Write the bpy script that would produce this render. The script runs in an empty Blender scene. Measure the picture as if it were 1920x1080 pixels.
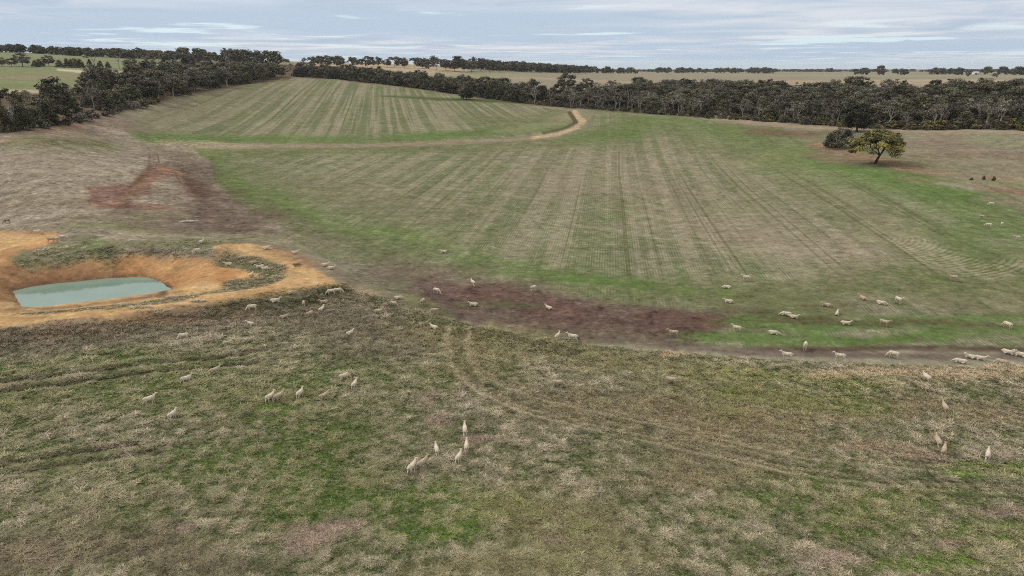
import bpy, bmesh, math, random
import numpy as np
from mathutils import Vector, Matrix

rnd = random.Random(7)
rng = np.random.default_rng(11)
S = bpy.context.scene
COL = S.collection
R_ = math.radians

# ------------------------------------------------------------------ camera
CAM_H = 27.0
PITCH = R_(17.6)
FPX = 1297.0                      # focal length in pixels of a 1920 px wide frame
cam_data = bpy.data.cameras.new('camera')
cam_data.sensor_width = 36.0
cam_data.lens = 36.0 * FPX / 1920.0
cam_data.clip_start = 0.5
cam_data.clip_end = 60000.0
cam = bpy.data.objects.new('camera', cam_data)
COL.objects.link(cam)
cam.location = (0, 0, CAM_H)
cam.rotation_euler = (R_(90) - PITCH, 0, 0)
S.camera = cam

# ------------------------------------------------------------------ exposure, world, sun
S.view_settings.view_transform = 'Standard'
S.view_settings.look = 'None'
S.view_settings.gamma = 1.0
S.view_settings.exposure = 0.17
S.view_settings.use_curve_mapping = False
S.render.engine = 'CYCLES'
S.cycles.use_denoising = False
S.cycles.pixel_filter_type = 'BLACKMAN_HARRIS'
S.cycles.filter_width = 1.0
S.cycles.max_bounces = 5
S.cycles.diffuse_bounces = 2
S.cycles.transparent_max_bounces = 8

SUN_EL, SUN_AZ = 44.0, -72.0       # azimuth from +Y (view direction) towards +X: the sun is to the left, a little ahead
sun_dir = Vector((math.sin(R_(SUN_AZ)) * math.cos(R_(SUN_EL)), math.cos(R_(SUN_AZ)) * math.cos(R_(SUN_EL)), math.sin(R_(SUN_EL))))
sd = bpy.data.lights.new('sun', 'SUN')
sd.energy = 1.5
sd.angle = R_(10)
sd.color = (1.0, 0.955, 0.89)
sun = bpy.data.objects.new('sun', sd)
COL.objects.link(sun)
sun.location = (0, 0, 200)
sun.rotation_euler = (-sun_dir).to_track_quat('-Z', 'Y').to_euler()

world = bpy.data.worlds.new('World')
S.world = world
world.use_nodes = True
W = world.node_tree
W.nodes.clear()


class G:
    """tiny node helper"""
    def __init__(s, nt):
        s.nt = nt

    def n(s, t, **kw):
        nd = s.nt.nodes.new(t)
        for k, v in kw.items():
            setattr(nd, k, v)
        return nd

    def put(s, sock, v):
        if isinstance(v, bpy.types.NodeSocket):
            s.nt.links.new(v, sock)
        elif v is not None:
            sock.default_value = v

    def math(s, op, a, b=None, c=None, clamp=False):
        nd = s.n('ShaderNodeMath', operation=op)
        nd.use_clamp = clamp
        s.put(nd.inputs[0], a)
        if b is not None:
            s.put(nd.inputs[1], b)
        if c is not None:
            s.put(nd.inputs[2], c)
        return nd.outputs[0]

    def noise(s, vec=None, scale=1.0, detail=2.0, rough=0.5, dist=0.0, dims='3D', w=None):
        nd = s.n('ShaderNodeTexNoise', noise_dimensions=dims)
        if vec is not None and dims != '1D':
            s.put(nd.inputs['Vector'], vec)
        if w is not None:
            s.put(nd.inputs['W'], w)
        nd.inputs['Scale'].default_value = scale
        nd.inputs['Detail'].default_value = detail
        nd.inputs['Roughness'].default_value = rough
        nd.inputs['Distortion'].default_value = dist
        return nd.outputs[0]

    def ramp(s, f, lo, hi, a=0.0, b=1.0):
        nd = s.n('ShaderNodeMapRange', interpolation_type='SMOOTHSTEP')
        s.put(nd.inputs[0], f)
        for i, v in enumerate((lo, hi, a, b)):
            nd.inputs[i + 1].default_value = v
        return nd.outputs[0]

    def mix(s, f, a, b, blend='MIX'):
        nd = s.n('ShaderNodeMix', data_type='RGBA', blend_type=blend)
        s.put(nd.inputs[0], f)
        s.put(nd.inputs[6], a)
        s.put(nd.inputs[7], b)
        return nd.outputs[2]

    def vmath(s, op, a, b=None):
        nd = s.n('ShaderNodeVectorMath', operation=op)
        s.put(nd.inputs[0], a)
        if b is not None:
            s.put(nd.inputs[1], b)
        return nd.outputs[1] if op in ('DOT_PRODUCT', 'LENGTH') else nd.outputs[0]

    def xyz(s, x, y, z=0.0):
        nd = s.n('ShaderNodeCombineXYZ')
        s.put(nd.inputs[0], x)
        s.put(nd.inputs[1], y)
        s.put(nd.inputs[2], z)
        return nd.outputs[0]


def lin(r, g, b):
    def f(c):
        c /= 255.0
        return c / 12.92 if c <= 0.04045 else ((c + 0.055) / 1.055) ** 2.4
    return (f(r), f(g), f(b))


def lin4(r, g, b):
    return lin(r, g, b) + (1.0,)


g = G(W)
tc = g.n('ShaderNodeTexCoord')
sep = g.n('ShaderNodeSeparateXYZ')
W.links.new(tc.outputs['Generated'], sep.inputs[0])
sx, sy, sz = sep.outputs
zc = g.math('MAXIMUM', sz, 0.006)
zc = g.math('ADD', zc, 0.012)
cpx = g.math('DIVIDE', sx, zc)
cpy = g.math('DIVIDE', sy, zc)
pl = g.xyz(cpx, cpy, 0.0)                                  # a cloud deck seen in perspective
n1 = g.noise(pl, 0.16, 5.0, 0.55, 0.3)
n2 = g.noise(g.vmath('ADD', pl, (31.0, 7.0, 2.0)), 0.42, 4.0, 0.55, 0.6)
n3 = g.noise(g.vmath('ADD', pl, (3.0, 57.0, 9.0)), 0.09, 3.0, 0.5, 0.2)
skyn = g.n('ShaderNodeTexSky', sky_type='NISHITA')
skyn.sun_disc = False
skyn.sun_elevation = R_(SUN_EL)
skyn.sun_rotation = R_(SUN_AZ)
skyn.altitude = 300
skyn.air_density = 1.0
skyn.dust_density = 1.2
sky_raw = g.vmath('MULTIPLY', skyn.outputs[0], (0.1, 0.1, 0.1))
# cloud tones: blue grey undersides, paler tops, lighter overhead as an overcast sky is
ctone = g.mix(g.ramp(n2, 0.30, 0.70), lin4(174, 190, 207), lin4(219, 221, 226))
ctone = g.mix(g.ramp(n3, 0.36, 0.62), ctone, lin4(178, 195, 213))
ctone = g.mix(g.ramp(sz, 0.08, 0.5), ctone, lin4(214, 210, 205))
up = g.ramp(sz, 0.05, 0.9, 1.0, 1.45)
ctone = g.vmath('SCALE', ctone)
W.links.new(up, ctone.node.inputs['Scale'])
# thin gaps and bright edges
gap = g.ramp(g.math('ADD', n1, g.math('MULTIPLY', g.math('SUBTRACT', n2, 0.5), 0.35)), 0.565, 0.63)
bright = g.mix(0.12, lin4(214, 232, 240), sky_raw)
bright = g.vmath('SCALE', bright)
W.links.new(g.ramp(sz, 0.05, 0.9, 1.0, 1.2), bright.node.inputs['Scale'])
c1 = g.mix(g.math('MULTIPLY', gap, 0.95), ctone, bright)
hor = g.ramp(sz, 0.000, 0.016, 1.0, 0.0)
c2 = g.mix(g.math('MULTIPLY', hor, 0.85), c1, lin4(205, 225, 234))
bg = g.n('ShaderNodeBackground')
W.links.new(c2, bg.inputs[0])
bg.inputs[1].default_value = 1.0
wo = g.n('ShaderNodeOutputWorld')
W.links.new(bg.outputs[0], wo.inputs[0])


# ------------------------------------------------------------------ numeric noise
_T = rng.random((256, 256)).astype(np.float32)


def vnoise(x, y, seed=0):
    x = np.asarray(x, np.float64) + seed * 17.37
    y = np.asarray(y, np.float64) + seed * 9.91
    xi = np.floor(x).astype(np.int64)
    yi = np.floor(y).astype(np.int64)
    fx = x - xi
    fy = y - yi
    fx = fx * fx * (3 - 2 * fx)
    fy = fy * fy * (3 - 2 * fy)
    a = _T[xi & 255, yi & 255]
    b = _T[(xi + 1) & 255, yi & 255]
    c = _T[xi & 255, (yi + 1) & 255]
    d = _T[(xi + 1) & 255, (yi + 1) & 255]
    return (a + (b - a) * fx) * (1 - fy) + (c + (d - c) * fx) * fy


def fbm(x, y, octaves=4, seed=0, rough=0.5):
    s = 0.0
    a = 1.0
    t = 0.0
    for o in range(octaves):
        s = s + a * (vnoise(x, y, seed + o * 3) - 0.5)
        t += a
        a *= rough
        c, sn = 1.6, 1.2
        x, y = x * c - y * sn, x * sn + y * c
    return s / t * 2.0            # about -1..1


def sstep(e0, e1, x):
    t = np.clip((x - e0) / (e1 - e0), 0, 1)
    return t * t * (3 - 2 * t)


# ------------------------------------------------------------------ terrain
CP, SP = math.cos(PITCH), math.sin(PITCH)


def ray(px, py):
    X = (px - 960.0) / FPX
    Y = (540.0 - py) / FPX
    dx, dy, dz = X, CP + Y * SP, -SP + Y * CP
    h = math.hypot(dx, dy)
    return math.atan2(dx, dy), dz / h          # azimuth, slope


# survey points of the land: (image column, image row, ground range in metres)
SURVEY = [
    (0, 262, 222), (115, 232, 262), (200, 210, 305), (325, 182, 380), (400, 166, 450), (480, 154, 530), (545, 143, 600),
    (640, 149, 590), (720, 158, 560), (800, 167, 530), (870, 177, 490), (975, 193, 430), (1080, 204, 390), (1300, 220, 352),
    (1500, 232, 322), (1700, 243, 300), (1900, 245, 292),
    (500, 262, 262), (900, 262, 262), (1070, 230, 320), (1300, 262, 265), (1640, 305, 210), (230, 262, 250), (0, 300, 200),
    (735, 210, 375), (600, 200, 390), (870, 215, 360), (400, 215, 345),
    (100, 172, 390), (100, 150, 500), (250, 150, 520), (100, 128, 720), (230, 128, 740), (0, 98, 1080), (150, 103, 1100), (300, 106, 1150),
    (420, 118, 1000), (560, 120, 1000), (700, 124, 900), (850, 127, 900), (700, 132, 760), (850, 150, 720),
    (1000, 139, 950), (1000, 155, 620), (1200, 150, 950), (1450, 150, 900), (1700, 152, 860), (1900, 152, 850), (1200, 165, 600), (1600, 168, 560),
    (1900, 170, 540), (1000, 133, 2400), (1200, 136, 2400), (1500, 136, 2600), (1800, 137, 2400),
]
pts = []
for px, py, Rg in SURVEY:
    az, s = ray(px, py)
    pts.append((az, math.log(Rg), CAM_H + s * Rg))
for Rg in (25, 45, 75, 110, 150, 185):
    for azd in (-60, -40, -20, 0, 20, 40, 60):
        pts.append((R_(azd), math.log(Rg), 0.0))
for Rg, z in ((400, 8), (900, 18), (2500, 20)):
    for azd, k in ((-62, 1.3), (62, 0.6)):
        pts.append((R_(azd), math.log(Rg), z * k))
for azd in (-60, -40, -20, 0, 20, 40, 60):
    pts.append((R_(azd), math.log(5000), 12.0 if azd > -20 else 30.0))
    pts.append((R_(azd), math.log(12000), 12.0))
P_ = np.array(pts)
KX = 2.6


def _phi(r2):
    return 0.5 * r2 * np.log(r2 + 1e-12)


def _d2(a0, l0, a1, l1):
    return ((a0 - a1) * KX) ** 2 + (l0 - l1) ** 2


nP = len(P_)
A_ = np.zeros((nP + 3, nP + 3))
A_[:nP, :nP] = _phi(_d2(P_[:, None, 0], P_[:, None, 1], P_[None, :, 0], P_[None, :, 1])) + np.eye(nP) * 1e-3
A_[:nP, nP] = 1
A_[:nP, nP + 1] = P_[:, 0]
A_[:nP, nP + 2] = P_[:, 1]
A_[nP:, :nP] = A_[:nP, nP:].T
coef = np.linalg.solve(A_, np.concatenate([P_[:, 2], np.zeros(3)]))


def base_height(az, lr):
    az = np.clip(az, -1.1, 1.1)
    lr = np.clip(lr, math.log(22), math.log(12000))
    z = coef[nP] + coef[nP + 1] * az + coef[nP + 2] * lr
    for i in range(nP):
        z = z + coef[i] * _phi(_d2(az, lr, P_[i, 0], P_[i, 1]))
    return z


# polar grid of the land: fine where the view is, coarse behind
dense = np.radians(np.linspace(-47, 47, 1060))
left = np.radians(np.linspace(-180, -47, 26)[:-1])
right = np.radians(np.linspace(47, 180, 26)[1:-1])
AZ = np.concatenate([left, dense, right])
NL, ND = len(left), len(dense)
rr = [6.0, 12.0, 18.0, 23.0, 26.0]
r = 28.0
while r < 22000:
    rr.append(r)
    r += max(0.10, min(r * r / 27.0 * R_(0.088), 0.0135 * r) if r < 1500 else 0.04 * r)
RR = np.array(rr)
NR, NA = len(RR), len(AZ)
azg, lrg = np.meshgrid(AZ, np.log(RR))
Rg = np.exp(lrg)
# base height on a coarse lattice, then bilinear
ca = np.linspace(-1.1, 1.1, 160)
cl = np.linspace(math.log(22), math.log(12000), 200)
CA, CL = np.meshgrid(ca, cl)
HB = base_height(CA, CL)


def base_lookup(az, lr):
    fa = np.clip((az - ca[0]) / (ca[1] - ca[0]), 0, len(ca) - 1.001)
    fl = np.clip((lr - cl[0]) / (cl[1] - cl[0]), 0, len(cl) - 1.001)
    i = fa.astype(int)
    j = fl.astype(int)
    u = fa - i
    v = fl - j
    return (HB[j, i] * (1 - u) + HB[j, i + 1] * u) * (1 - v) + (HB[j + 1, i] * (1 - u) + HB[j + 1, i + 1] * u) * v


Xg = Rg * np.sin(azg)
Yg = Rg * np.cos(azg)
Zg = base_lookup(azg, lrg)
wrap = sstep(R_(62), R_(110), np.abs(azg))
Zg = Zg * (1 - wrap) + 2.0 * wrap
Zg += fbm(Xg / 60, Yg / 60, 3, 5) * 0.35 * sstep(20, 120, Rg)


def at_level(px, py, z):
    az, s = ray(px, py)
    R0 = (z - CAM_H) / s
    return (R0 * math.sin(az), R0 * math.cos(az))


def seg_dist(X, Y, pl, closed=False):
    """distance to a polyline, and the inside flag for a closed one"""
    n = len(pl)
    d = np.full(X.shape, 1e9)
    inside = np.zeros(X.shape, bool)
    for k in range(n if closed else n - 1):
        x0, y0 = pl[k]
        x1, y1 = pl[(k + 1) % n]
        ex, ey = x1 - x0, y1 - y0
        L = ex * ex + ey * ey + 1e-12
        t = np.clip(((X - x0) * ex + (Y - y0) * ey) / L, 0, 1)
        d = np.minimum(d, (X - x0 - t * ex) ** 2 + (Y - y0 - t * ey) ** 2)
        if closed:
            c = ((y0 > Y) != (y1 > Y))
            with np.errstate(divide='ignore', invalid='ignore'):
                inside ^= c & (X < (x1 - x0) * (Y - y0) / (y1 - y0 + 1e-12) + x0)
    return np.sqrt(d), inside


# --- the farm dam: water level, excavated bowl, banks (world metres)
WZ = -1.5
WATER_PX = [(24, 546), (60, 538), (100, 532), (150, 527), (210, 521), (268, 519), (292, 524), (310, 533), (317, 541), (306, 550), (270, 558), (225, 565),
            (165, 573), (110, 578), (65, 578), (42, 576), (30, 562)]
water_poly = [at_level(px, py, WZ) for px, py in WATER_PX]
near = (Rg > 55) & (Rg < 175) & (azg > -0.85) & (azg < 0.1)
ix = np.where(near)
xn, yn = Xg[ix], Yg[ix]
zn = Zg[ix]
dw, inw = seg_dist(xn, yn, water_poly, True)
dws = np.where(inw, -dw, dw) + fbm(xn / 3.0, yn / 3.0, 3, 9) * 0.35


def ridge(pxs, z0, width, height, wob=0.15):
    pl = [at_level(px, py, z0) for px, py in pxs]
    d, _ = seg_dist(xn, yn, pl)
    return height * np.exp(-(np.maximum(d - width * 0.45, 0) / (width * 0.55)) ** 2) * (1 + wob * fbm(xn / 4, yn / 4, 3, 21))


front = ridge([(-500, 645), (-200, 622), (0, 608), (150, 596), (300, 578), (450, 557), (560, 536), (610, 527)], 1.2, 3.8, 1.25)
east = ridge([(610, 527), (590, 505), (540, 485), (500, 470), (450, 462)], 1.0, 5.0, 0.9)
back = ridge([(160, 470), (250, 462), (330, 462), (400, 466)], 0.6, 4.5, 0.65, 0.6)
mound = ridge([(40, 478), (100, 470), (140, 462)], 0.8, 4.0, 0.8)
contour = ridge([(640, 522), (700, 548), (790, 580), (870, 602), (1000, 628), (1100, 644), (1300, 660), (1450, 671), (1700, 683), (1950, 692), (2300, 700)], 0.3, 2.6, 0.55)
rid = np.maximum.reduce([front, east, back, mound, contour])
bowl = WZ + np.where(dws < 0, dws * 0.35, dws * 0.30 + 0.02 * dws * np.abs(dws)) + fbm(xn / 5, yn / 5, 3, 31) * 0.10
nat = zn + rid
k = 0.5
hsm = np.clip(0.5 + 0.5 * (nat - bowl) / k, 0, 1)
zb = nat * (1 - hsm) + bowl * hsm - k * hsm * (1 - hsm)
zb = np.where((dws < 0), np.minimum(bowl, WZ - 0.02), zb)
fade = sstep(0.0, 1.0, 1 - (dw - 14) / 6)
zz = np.where(dws < 0, zb, zb * fade + nat * (1 - fade))
Zg[ix] = zz

# tractor ruts and small relief
def ruts(pl_px, z0=0.3, wid=0.28, dep=0.12, region=None):
    pl = [at_level(px, py, z0) for px, py in pl_px]
    d, _ = seg_dist(Xg[near2], Yg[near2], pl)
    Zg[near2] -= dep * np.exp(-(d / wid) ** 2) * (0.7 + 0.6 * vnoise(Xg[near2] / 1.5, Yg[near2] / 1.5, 4))
    return pl


near2 = (Rg < 130) & (np.abs(azg) < 0.85)
rough_small = fbm(Xg / 1.6, Yg / 1.6, 4, 41, 0.6)
fg_amt = 1 - sstep(62, 100, Rg)
Zg += rough_small * (0.03 + 0.07 * fg_amt) * (Rg < 250)
Zg[(Rg >= 55) & (Rg < 175) & (Zg < WZ + 0.25) & near] -= 0.0
RUTS = [
    [(-60, 722), (0, 717), (130, 703), (260, 685), (400, 672), (500, 655)],
    [(-60, 738), (0, 733), (130, 720), (260, 700), (400, 688), (480, 680)],
    [(-60, 878), (0, 868), (130, 848), (260, 830)],
    [(-60, 893), (0, 886), (150, 866), (300, 846)],
    [(838, 615), (834, 650), (850, 690), (900, 730), (980, 765), (1100, 795), (1230, 822), (1350, 850), (1480, 878), (1700, 905), (1960, 920)],
    [(878, 615), (876, 650), (893, 690), (945, 718), (1020, 742), (1130, 768), (1260, 795), (1380, 822), (1500, 850), (1720, 872), (1960, 888)],
]
rut_w = [ruts(p_) for p_ in RUTS]


def hit(px, py, default=2500.0):
    """where the line of sight through a spot of the photograph meets the land"""
    az, s = ray(px, py)
    az = max(min(az, dense[-1] - 1e-4), dense[0] + 1e-4)
    f = (az - dense[0]) / (dense[1] - dense[0])
    i = int(f)
    u = f - i
    col = Zg[:, NL + i] * (1 - u) + Zg[:, NL + i + 1] * u
    d = col - (CAM_H + s * RR)
    w = np.where((d[1:] > 0) & (d[:-1] <= 0))[0]
    if len(w) == 0:
        R0 = default
        z = float(np.interp(R0, RR, col))
    else:
        j = w[0]
        t = -d[j] / (d[j + 1] - d[j])
        R0 = RR[j] + t * (RR[j + 1] - RR[j])
        z = float(col[j] + t * (col[j + 1] - col[j]))
    return Vector((R0 * math.sin(az), R0 * math.cos(az), z))


def ground_z(x, y):
    az = math.atan2(x, y)
    R0 = math.hypot(x, y)
    f = np.interp(az, AZ, np.arange(NA))
    h = np.interp(R0, RR, np.arange(NR))
    i, j = min(int(f), NA - 2), min(int(h), NR - 2)
    u, v = f - i, h - j
    return float((Zg[j, i] * (1 - u) + Zg[j, i + 1] * u) * (1 - v) + (Zg[j + 1, i] * (1 - u) + Zg[j + 1, i + 1] * u) * v)


# ------------------------------------------------------------------ land cover, painted on a map of the land
KALB = 0.83                       # seen sunlit value -> base colour


def C(r_, g_, b_):
    c_ = np.array(lin(r_, g_, b_))
    l_ = 0.25 * c_[0] + 0.6 * c_[1] + 0.15 * c_[2]
    return (c_ * 0.84 + l_ * 0.16) * KALB


cosA = np.cos(azg)
infront = (np.abs(azg) < R_(75))
Um = np.where(infront, FPX * np.tan(np.clip(azg, -R_(75), R_(75))), 5000.0)
Vm = np.where(infront, FPX * CAM_H / (Rg * np.maximum(cosA, 0.2)), 3000.0)
CAcol = np.zeros((NR, NA, 3), np.float32)
CBcol = np.zeros((NR, NA, 3), np.float32)
PAR = np.zeros((NR, NA, 4), np.float32)      # rows east, rows west, speckle, grass height
Wn1 = fbm(Xg / 9, Yg / 9, 4, 51)
Wn2 = fbm(Um / 60, Vm / 25, 4, 61)
Wn3 = fbm(Xg / 2.6, Yg / 3.4, 4, 57, 0.65)
Wn = 0.55 * Wn1 + 0.65 * Wn2 + 0.75 * Wn3
BRK = np.clip(0.92 + 0.55 * Wn3 + 0.35 * fbm(Xg / 22, Yg / 22, 3, 58), 0.25, 1.0)
DU, DV = Um[0, NL:NL + ND], None


def chart(px, py):
    p = hit(px, py)
    return (FPX * p.x / p.y, FPX * CAM_H / p.y)


def lay(m, sl, a=None, b=None, par=None):
    m3 = m[..., None]
    if a is not None:
        CAcol[sl] = CAcol[sl] * (1 - m3) + a * m3
    if b is not None:
        CBcol[sl] = CBcol[sl] * (1 - m3) + b * m3
    if par:
        for ch, v in par.items():
            PAR[sl + (ch,)] = PAR[sl + (ch,)] * (1 - m) + v * m


Ucol = FPX * np.tan(dense)
Vmin_row = FPX * CAM_H / RR


def window(cp, mu, mv):
    us = [c[0] for c in cp]
    vs = [c[1] for c in cp]
    i0 = NL + int(np.searchsorted(Ucol, min(us) - mu))
    i1 = NL + int(np.searchsorted(Ucol, max(us) + mu))
    # V = F*H/(R cos az): rows by generous bounds
    rmin = FPX * CAM_H / (max(vs) + mv) * 0.9
    rmax = FPX * CAM_H / max(min(vs) - mv, 1.0) * 1.45
    j0 = int(np.searchsorted(RR, rmin))
    j1 = int(np.searchsorted(RR, rmax))
    i0 = max(i0 - 1, 0)
    i1 = min(i1 + 1, NA)
    return (slice(max(j0 - 1, 0), min(j1 + 1, NR)), slice(i0, i1))


def poly(pp, a=None, b=None, par=None, soft=4.0, wob=4.0, s=1.0):
    cp = [chart(*p) for p in pp]
    sl = window(cp, 30 + wob * 3, 10 + wob)
    U, V = Um[sl], Vm[sl]
    U = U + Wn[sl] * wob * 2.0
    V = V + (Wn1[sl] + 0.6 * Wn3[sl]) * wob
    d, ins = seg_dist(U, V, cp, True)
    sd_ = np.where(ins, d, -d)
    m = sstep(-soft, soft, sd_) * s
    lay(m.astype(np.float32), sl, a, b, par)


def stroke(pp, ru, rv, a=None, b=None, par=None, soft=0.7, wob=0.7, s=1.0):
    cp = [chart(*p) for p in pp]
    sl = window(cp, ru * 2, rv * 2)
    U, V = Um[sl] / ru, Vm[sl] / rv
    cs = [(c[0] / ru, c[1] / rv) for c in cp]
    if len(cs) == 1:
        cs = cs * 2
    d, _ = seg_dist(U, V, cs)
    d = d + Wn[sl] * wob
    m = sstep(1 + soft, 1 - soft, d) * s * (BRK[sl] if s < 0.97 else 1.0)
    lay(m.astype(np.float32), sl, a, b, par)


# ---- palettes (as seen, sRGB)
GREEN, GREEN_B = C(97, 110, 60), C(122, 118, 84)
BRIGHT, BRIGHT_B = C(92, 126, 50), C(90, 108, 56)
STRAW, STRAW_B = C(152, 140, 108), C(128, 118, 92)
PALE = C(172, 160, 132)
GREYB = C(136, 124, 110)
MAUVE, MAUVE_B = C(112, 92, 82), C(92, 76, 68)
REDS, REDS_B = C(118, 86, 74), C(98, 74, 66)
ORANGE, ORANGE_B = C(204, 164, 104), C(180, 144, 98)
DARK, DARK_B = C(82, 82, 60), C(100, 96, 74)
FIELD_A, FIELD_B = C(102, 111, 72), C(150, 142, 116)

# default: far plains
CAcol[:] = C(138, 136, 110)
CBcol[:] = C(150, 140, 118)
PAR[..., 2] = 0.25
# far right plain bands, far left paddock
poly([(880, 168), (930, 140), (1100, 137), (1500, 138), (2100, 140), (2200, 200), (1500, 200), (1100, 190)], C(142, 136, 112), C(152, 141, 120), soft=2, wob=2)
stroke([(1100, 151), (1400, 153), (1900, 158)], 160, 3.0, C(172, 152, 126), C(160, 146, 118), soft=.8)
stroke([(1300, 158), (1500, 160)], 130, 3.0, C(164, 146, 124), soft=.8)
stroke([(1500, 141), (1950, 144)], 150, 2.0, C(150, 152, 116), soft=.8)
stroke([(1700, 150), (1960, 154)], 120, 1.2, C(186, 172, 138), soft=.8)
poly([(520, 128), (600, 117), (820, 122), (880, 138), (760, 140), (640, 136)], C(182, 162, 134), C(172, 152, 122), soft=2, wob=2)
stroke([(880, 143), (960, 141)], 40, 3, C(140, 146, 104))
# left paddocks beyond the belt
poly([(-200, 185), (-200, 96), (160, 102), (330, 108), (380, 140), (250, 165), (100, 175)], C(126, 134, 94), C(134, 138, 102), soft=2, wob=2)
poly([(-200, 190), (-200, 129), (200, 129), (270, 130), (350, 140), (260, 165), (140, 178)], C(122, 136, 84), C(138, 134, 102), soft=1.5, wob=2)
stroke([(-50, 146), (180, 143)], 60, 3, C(146, 134, 104), soft=.8)
stroke([(-50, 162), (80, 162)], 60, 3, C(104, 132, 66), soft=.8)
stroke([(112, 131), (150, 134), (190, 137), (238, 136)], 6, 2.2, C(206, 188, 154), C(190, 172, 138))
stroke([(-60, 172), (60, 172)], 30, 4, C(170, 152, 124), C(186, 168, 140))
# ground under the belts and woods: leaf litter
LIT, LITB = C(118, 98, 76), C(92, 80, 62)
poly([(-300, 262), (-300, 190), (100, 176), (270, 150), (380, 130), (480, 118), (560, 122), (760, 138), (900, 152), (985, 168), (1100, 172), (1500, 172), (2200, 172),
      (2200, 250), (1900, 247), (1700, 244), (1560, 238), (1450, 228), (1300, 219), (1080, 205), (975, 195), (870, 180), (720, 160), (640, 151), (545, 146), (480, 157), (400, 170), (325, 186), (200, 214), (60, 244)],
     LIT, LITB, {2: 0.5}, soft=1.5, wob=1.5)

# hill paddock (rows run away to the left)
poly([(545, 145), (640, 151), (720, 160), (800, 169), (870, 181), (975, 196), (1060, 207), (1085, 222), (1060, 246), (960, 260), (800, 267), (600, 269), (400, 270), (230, 264), (205, 240), (300, 207), (400, 172), (480, 158)],
     FIELD_A, FIELD_B, {1: 1.0, 2: 0.35}, soft=1.5, wob=1.0)
stroke([(240, 225), (330, 200), (440, 175)], 60, 8, C(122, 116, 90), C(132, 124, 98), {1: .5}, s=.6)
stroke([(225, 250), (300, 258), (400, 262), (600, 262), (760, 258), (900, 249), (1000, 240), (1060, 232)], 55, 5.5, GREEN, BRIGHT, {1: 0.1}, s=.85)
stroke([(230, 252), (330, 262)], 30, 4, BRIGHT, BRIGHT_B, {1: 0})
stroke([(900, 225), (1010, 225), (1050, 215)], 50, 6, GREEN, GREEN_B, {1: 0.2}, s=.7)
stroke([(780, 183), (960, 190)], 70, 1.3, C(84, 96, 52), C(84, 96, 56), {1: 0})
stroke([(960, 245), (1060, 228), (1075, 214)], 30, 3, C(140, 138, 104), STRAW, {1: 0}, s=.6)

# big lower paddock (rows run straight away)
poly([(370, 290), (600, 276), (800, 273), (960, 267), (1070, 252), (1105, 212), (1300, 222), (1480, 240), (1530, 262), (1545, 290), (1700, 318), (1920, 365), (2300, 440), (2300, 700), (1900, 655),
      (1400, 655), (1100, 640), (870, 598), (700, 545), (640, 500), (520, 430), (430, 385), (380, 320)],
     FIELD_A, FIELD_B, {0: 1.0, 2: 0.45}, soft=3, wob=3)
gp = sstep(0.0, 0.55, fbm(Xg / 16, Yg / 30, 4, 63) + 0.6 * Wn3 * 0.5) * np.clip(PAR[..., 0] + PAR[..., 1] * .6, 0, 1) * .7
CAcol = CAcol * (1 - gp[..., None]) + GREEN * gp[..., None]
CBcol = CBcol * (1 - gp[..., None] * .5) + C(120, 122, 84) * gp[..., None] * .5
CAcol, CBcol = CAcol.astype(np.float32), CBcol.astype(np.float32)
# green headlands
stroke([(380, 290), (600, 281), (860, 276), (1000, 270), (1120, 258), (1170, 245)], 60, 7, GREEN, GREEN_B, {0: 0.15}, s=.75)
stroke([(1110, 262), (1180, 250), (1190, 235)], 45, 9, GREEN, BRIGHT, {0: 0.3}, s=.7)
stroke([(390, 300), (430, 345), (520, 385), (640, 425), (760, 455), (900, 495), (1010, 510), (1120, 525)], 60, 18, GREEN, BRIGHT, {0: 0.4}, s=.6, wob=1.2, soft=.95)
stroke([(420, 330), (480, 360), (560, 400)], 35, 14, BRIGHT, GREEN, {0: 0}, s=.6, wob=.9)
stroke([(470, 320), (640, 370), (760, 420)], 70, 14, GREEN_B, FIELD_A, {0: 0.3}, s=.5, wob=.9)
stroke([(640, 430), (780, 440), (820, 450)], 50, 8, BRIGHT, GREEN_B, {0: 0}, s=.8, wob=.9)
stroke([(1160, 205), (1230, 235), (1330, 275), (1500, 310), (1600, 322)], 40, 6, GREEN, GREEN_B, {0: 0.5}, s=.55)
stroke([(1250, 222), (1400, 245), (1480, 280), (1560, 300), (1650, 320), (1760, 345), (1860, 380), (1960, 400), (2200, 440)], 60, 11, GREEN, BRIGHT, {0: 0.35}, s=.75, wob=1.0, soft=.9)
stroke([(1380, 232), (1500, 246)], 60, 5, GREEN, GREEN_B, {0: 0.2}, s=.8)
stroke([(1480, 308), (1620, 335), (1750, 370), (1860, 420), (1960, 470), (2200, 540)], 70, 13, C(96, 120, 56), BRIGHT, {0: 0.5}, s=.6, wob=.9)
stroke([(1760, 440), (1800, 465), (1870, 490)], 50, 16, GREEN, BRIGHT, {0: .4}, s=.8, wob=.8)
stroke([(1230, 545), (1330, 540), (1480, 560), (1640, 520), (1760, 540), (1960, 540), (2200, 560)], 110, 26, GREEN, GREEN_B, {0: 0.05}, s=.85, wob=.8)
ARC_C = hit(1560, 435)
stroke([(1880, 500), (1960, 470)], 50, 25, GREEN, GREEN_B, {0: 0.4}, s=.6, wob=.8)
stroke([(1050, 520), (1200, 535), (1320, 548)], 60, 10, BRIGHT, GREEN, {0: 0}, s=.7, wob=.9)
stroke([(1140, 575), (1300, 590), (1420, 560), (1560, 590)], 60, 12, GREEN_B, GREEN, {0: 0}, s=.6, wob=.9)
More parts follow.
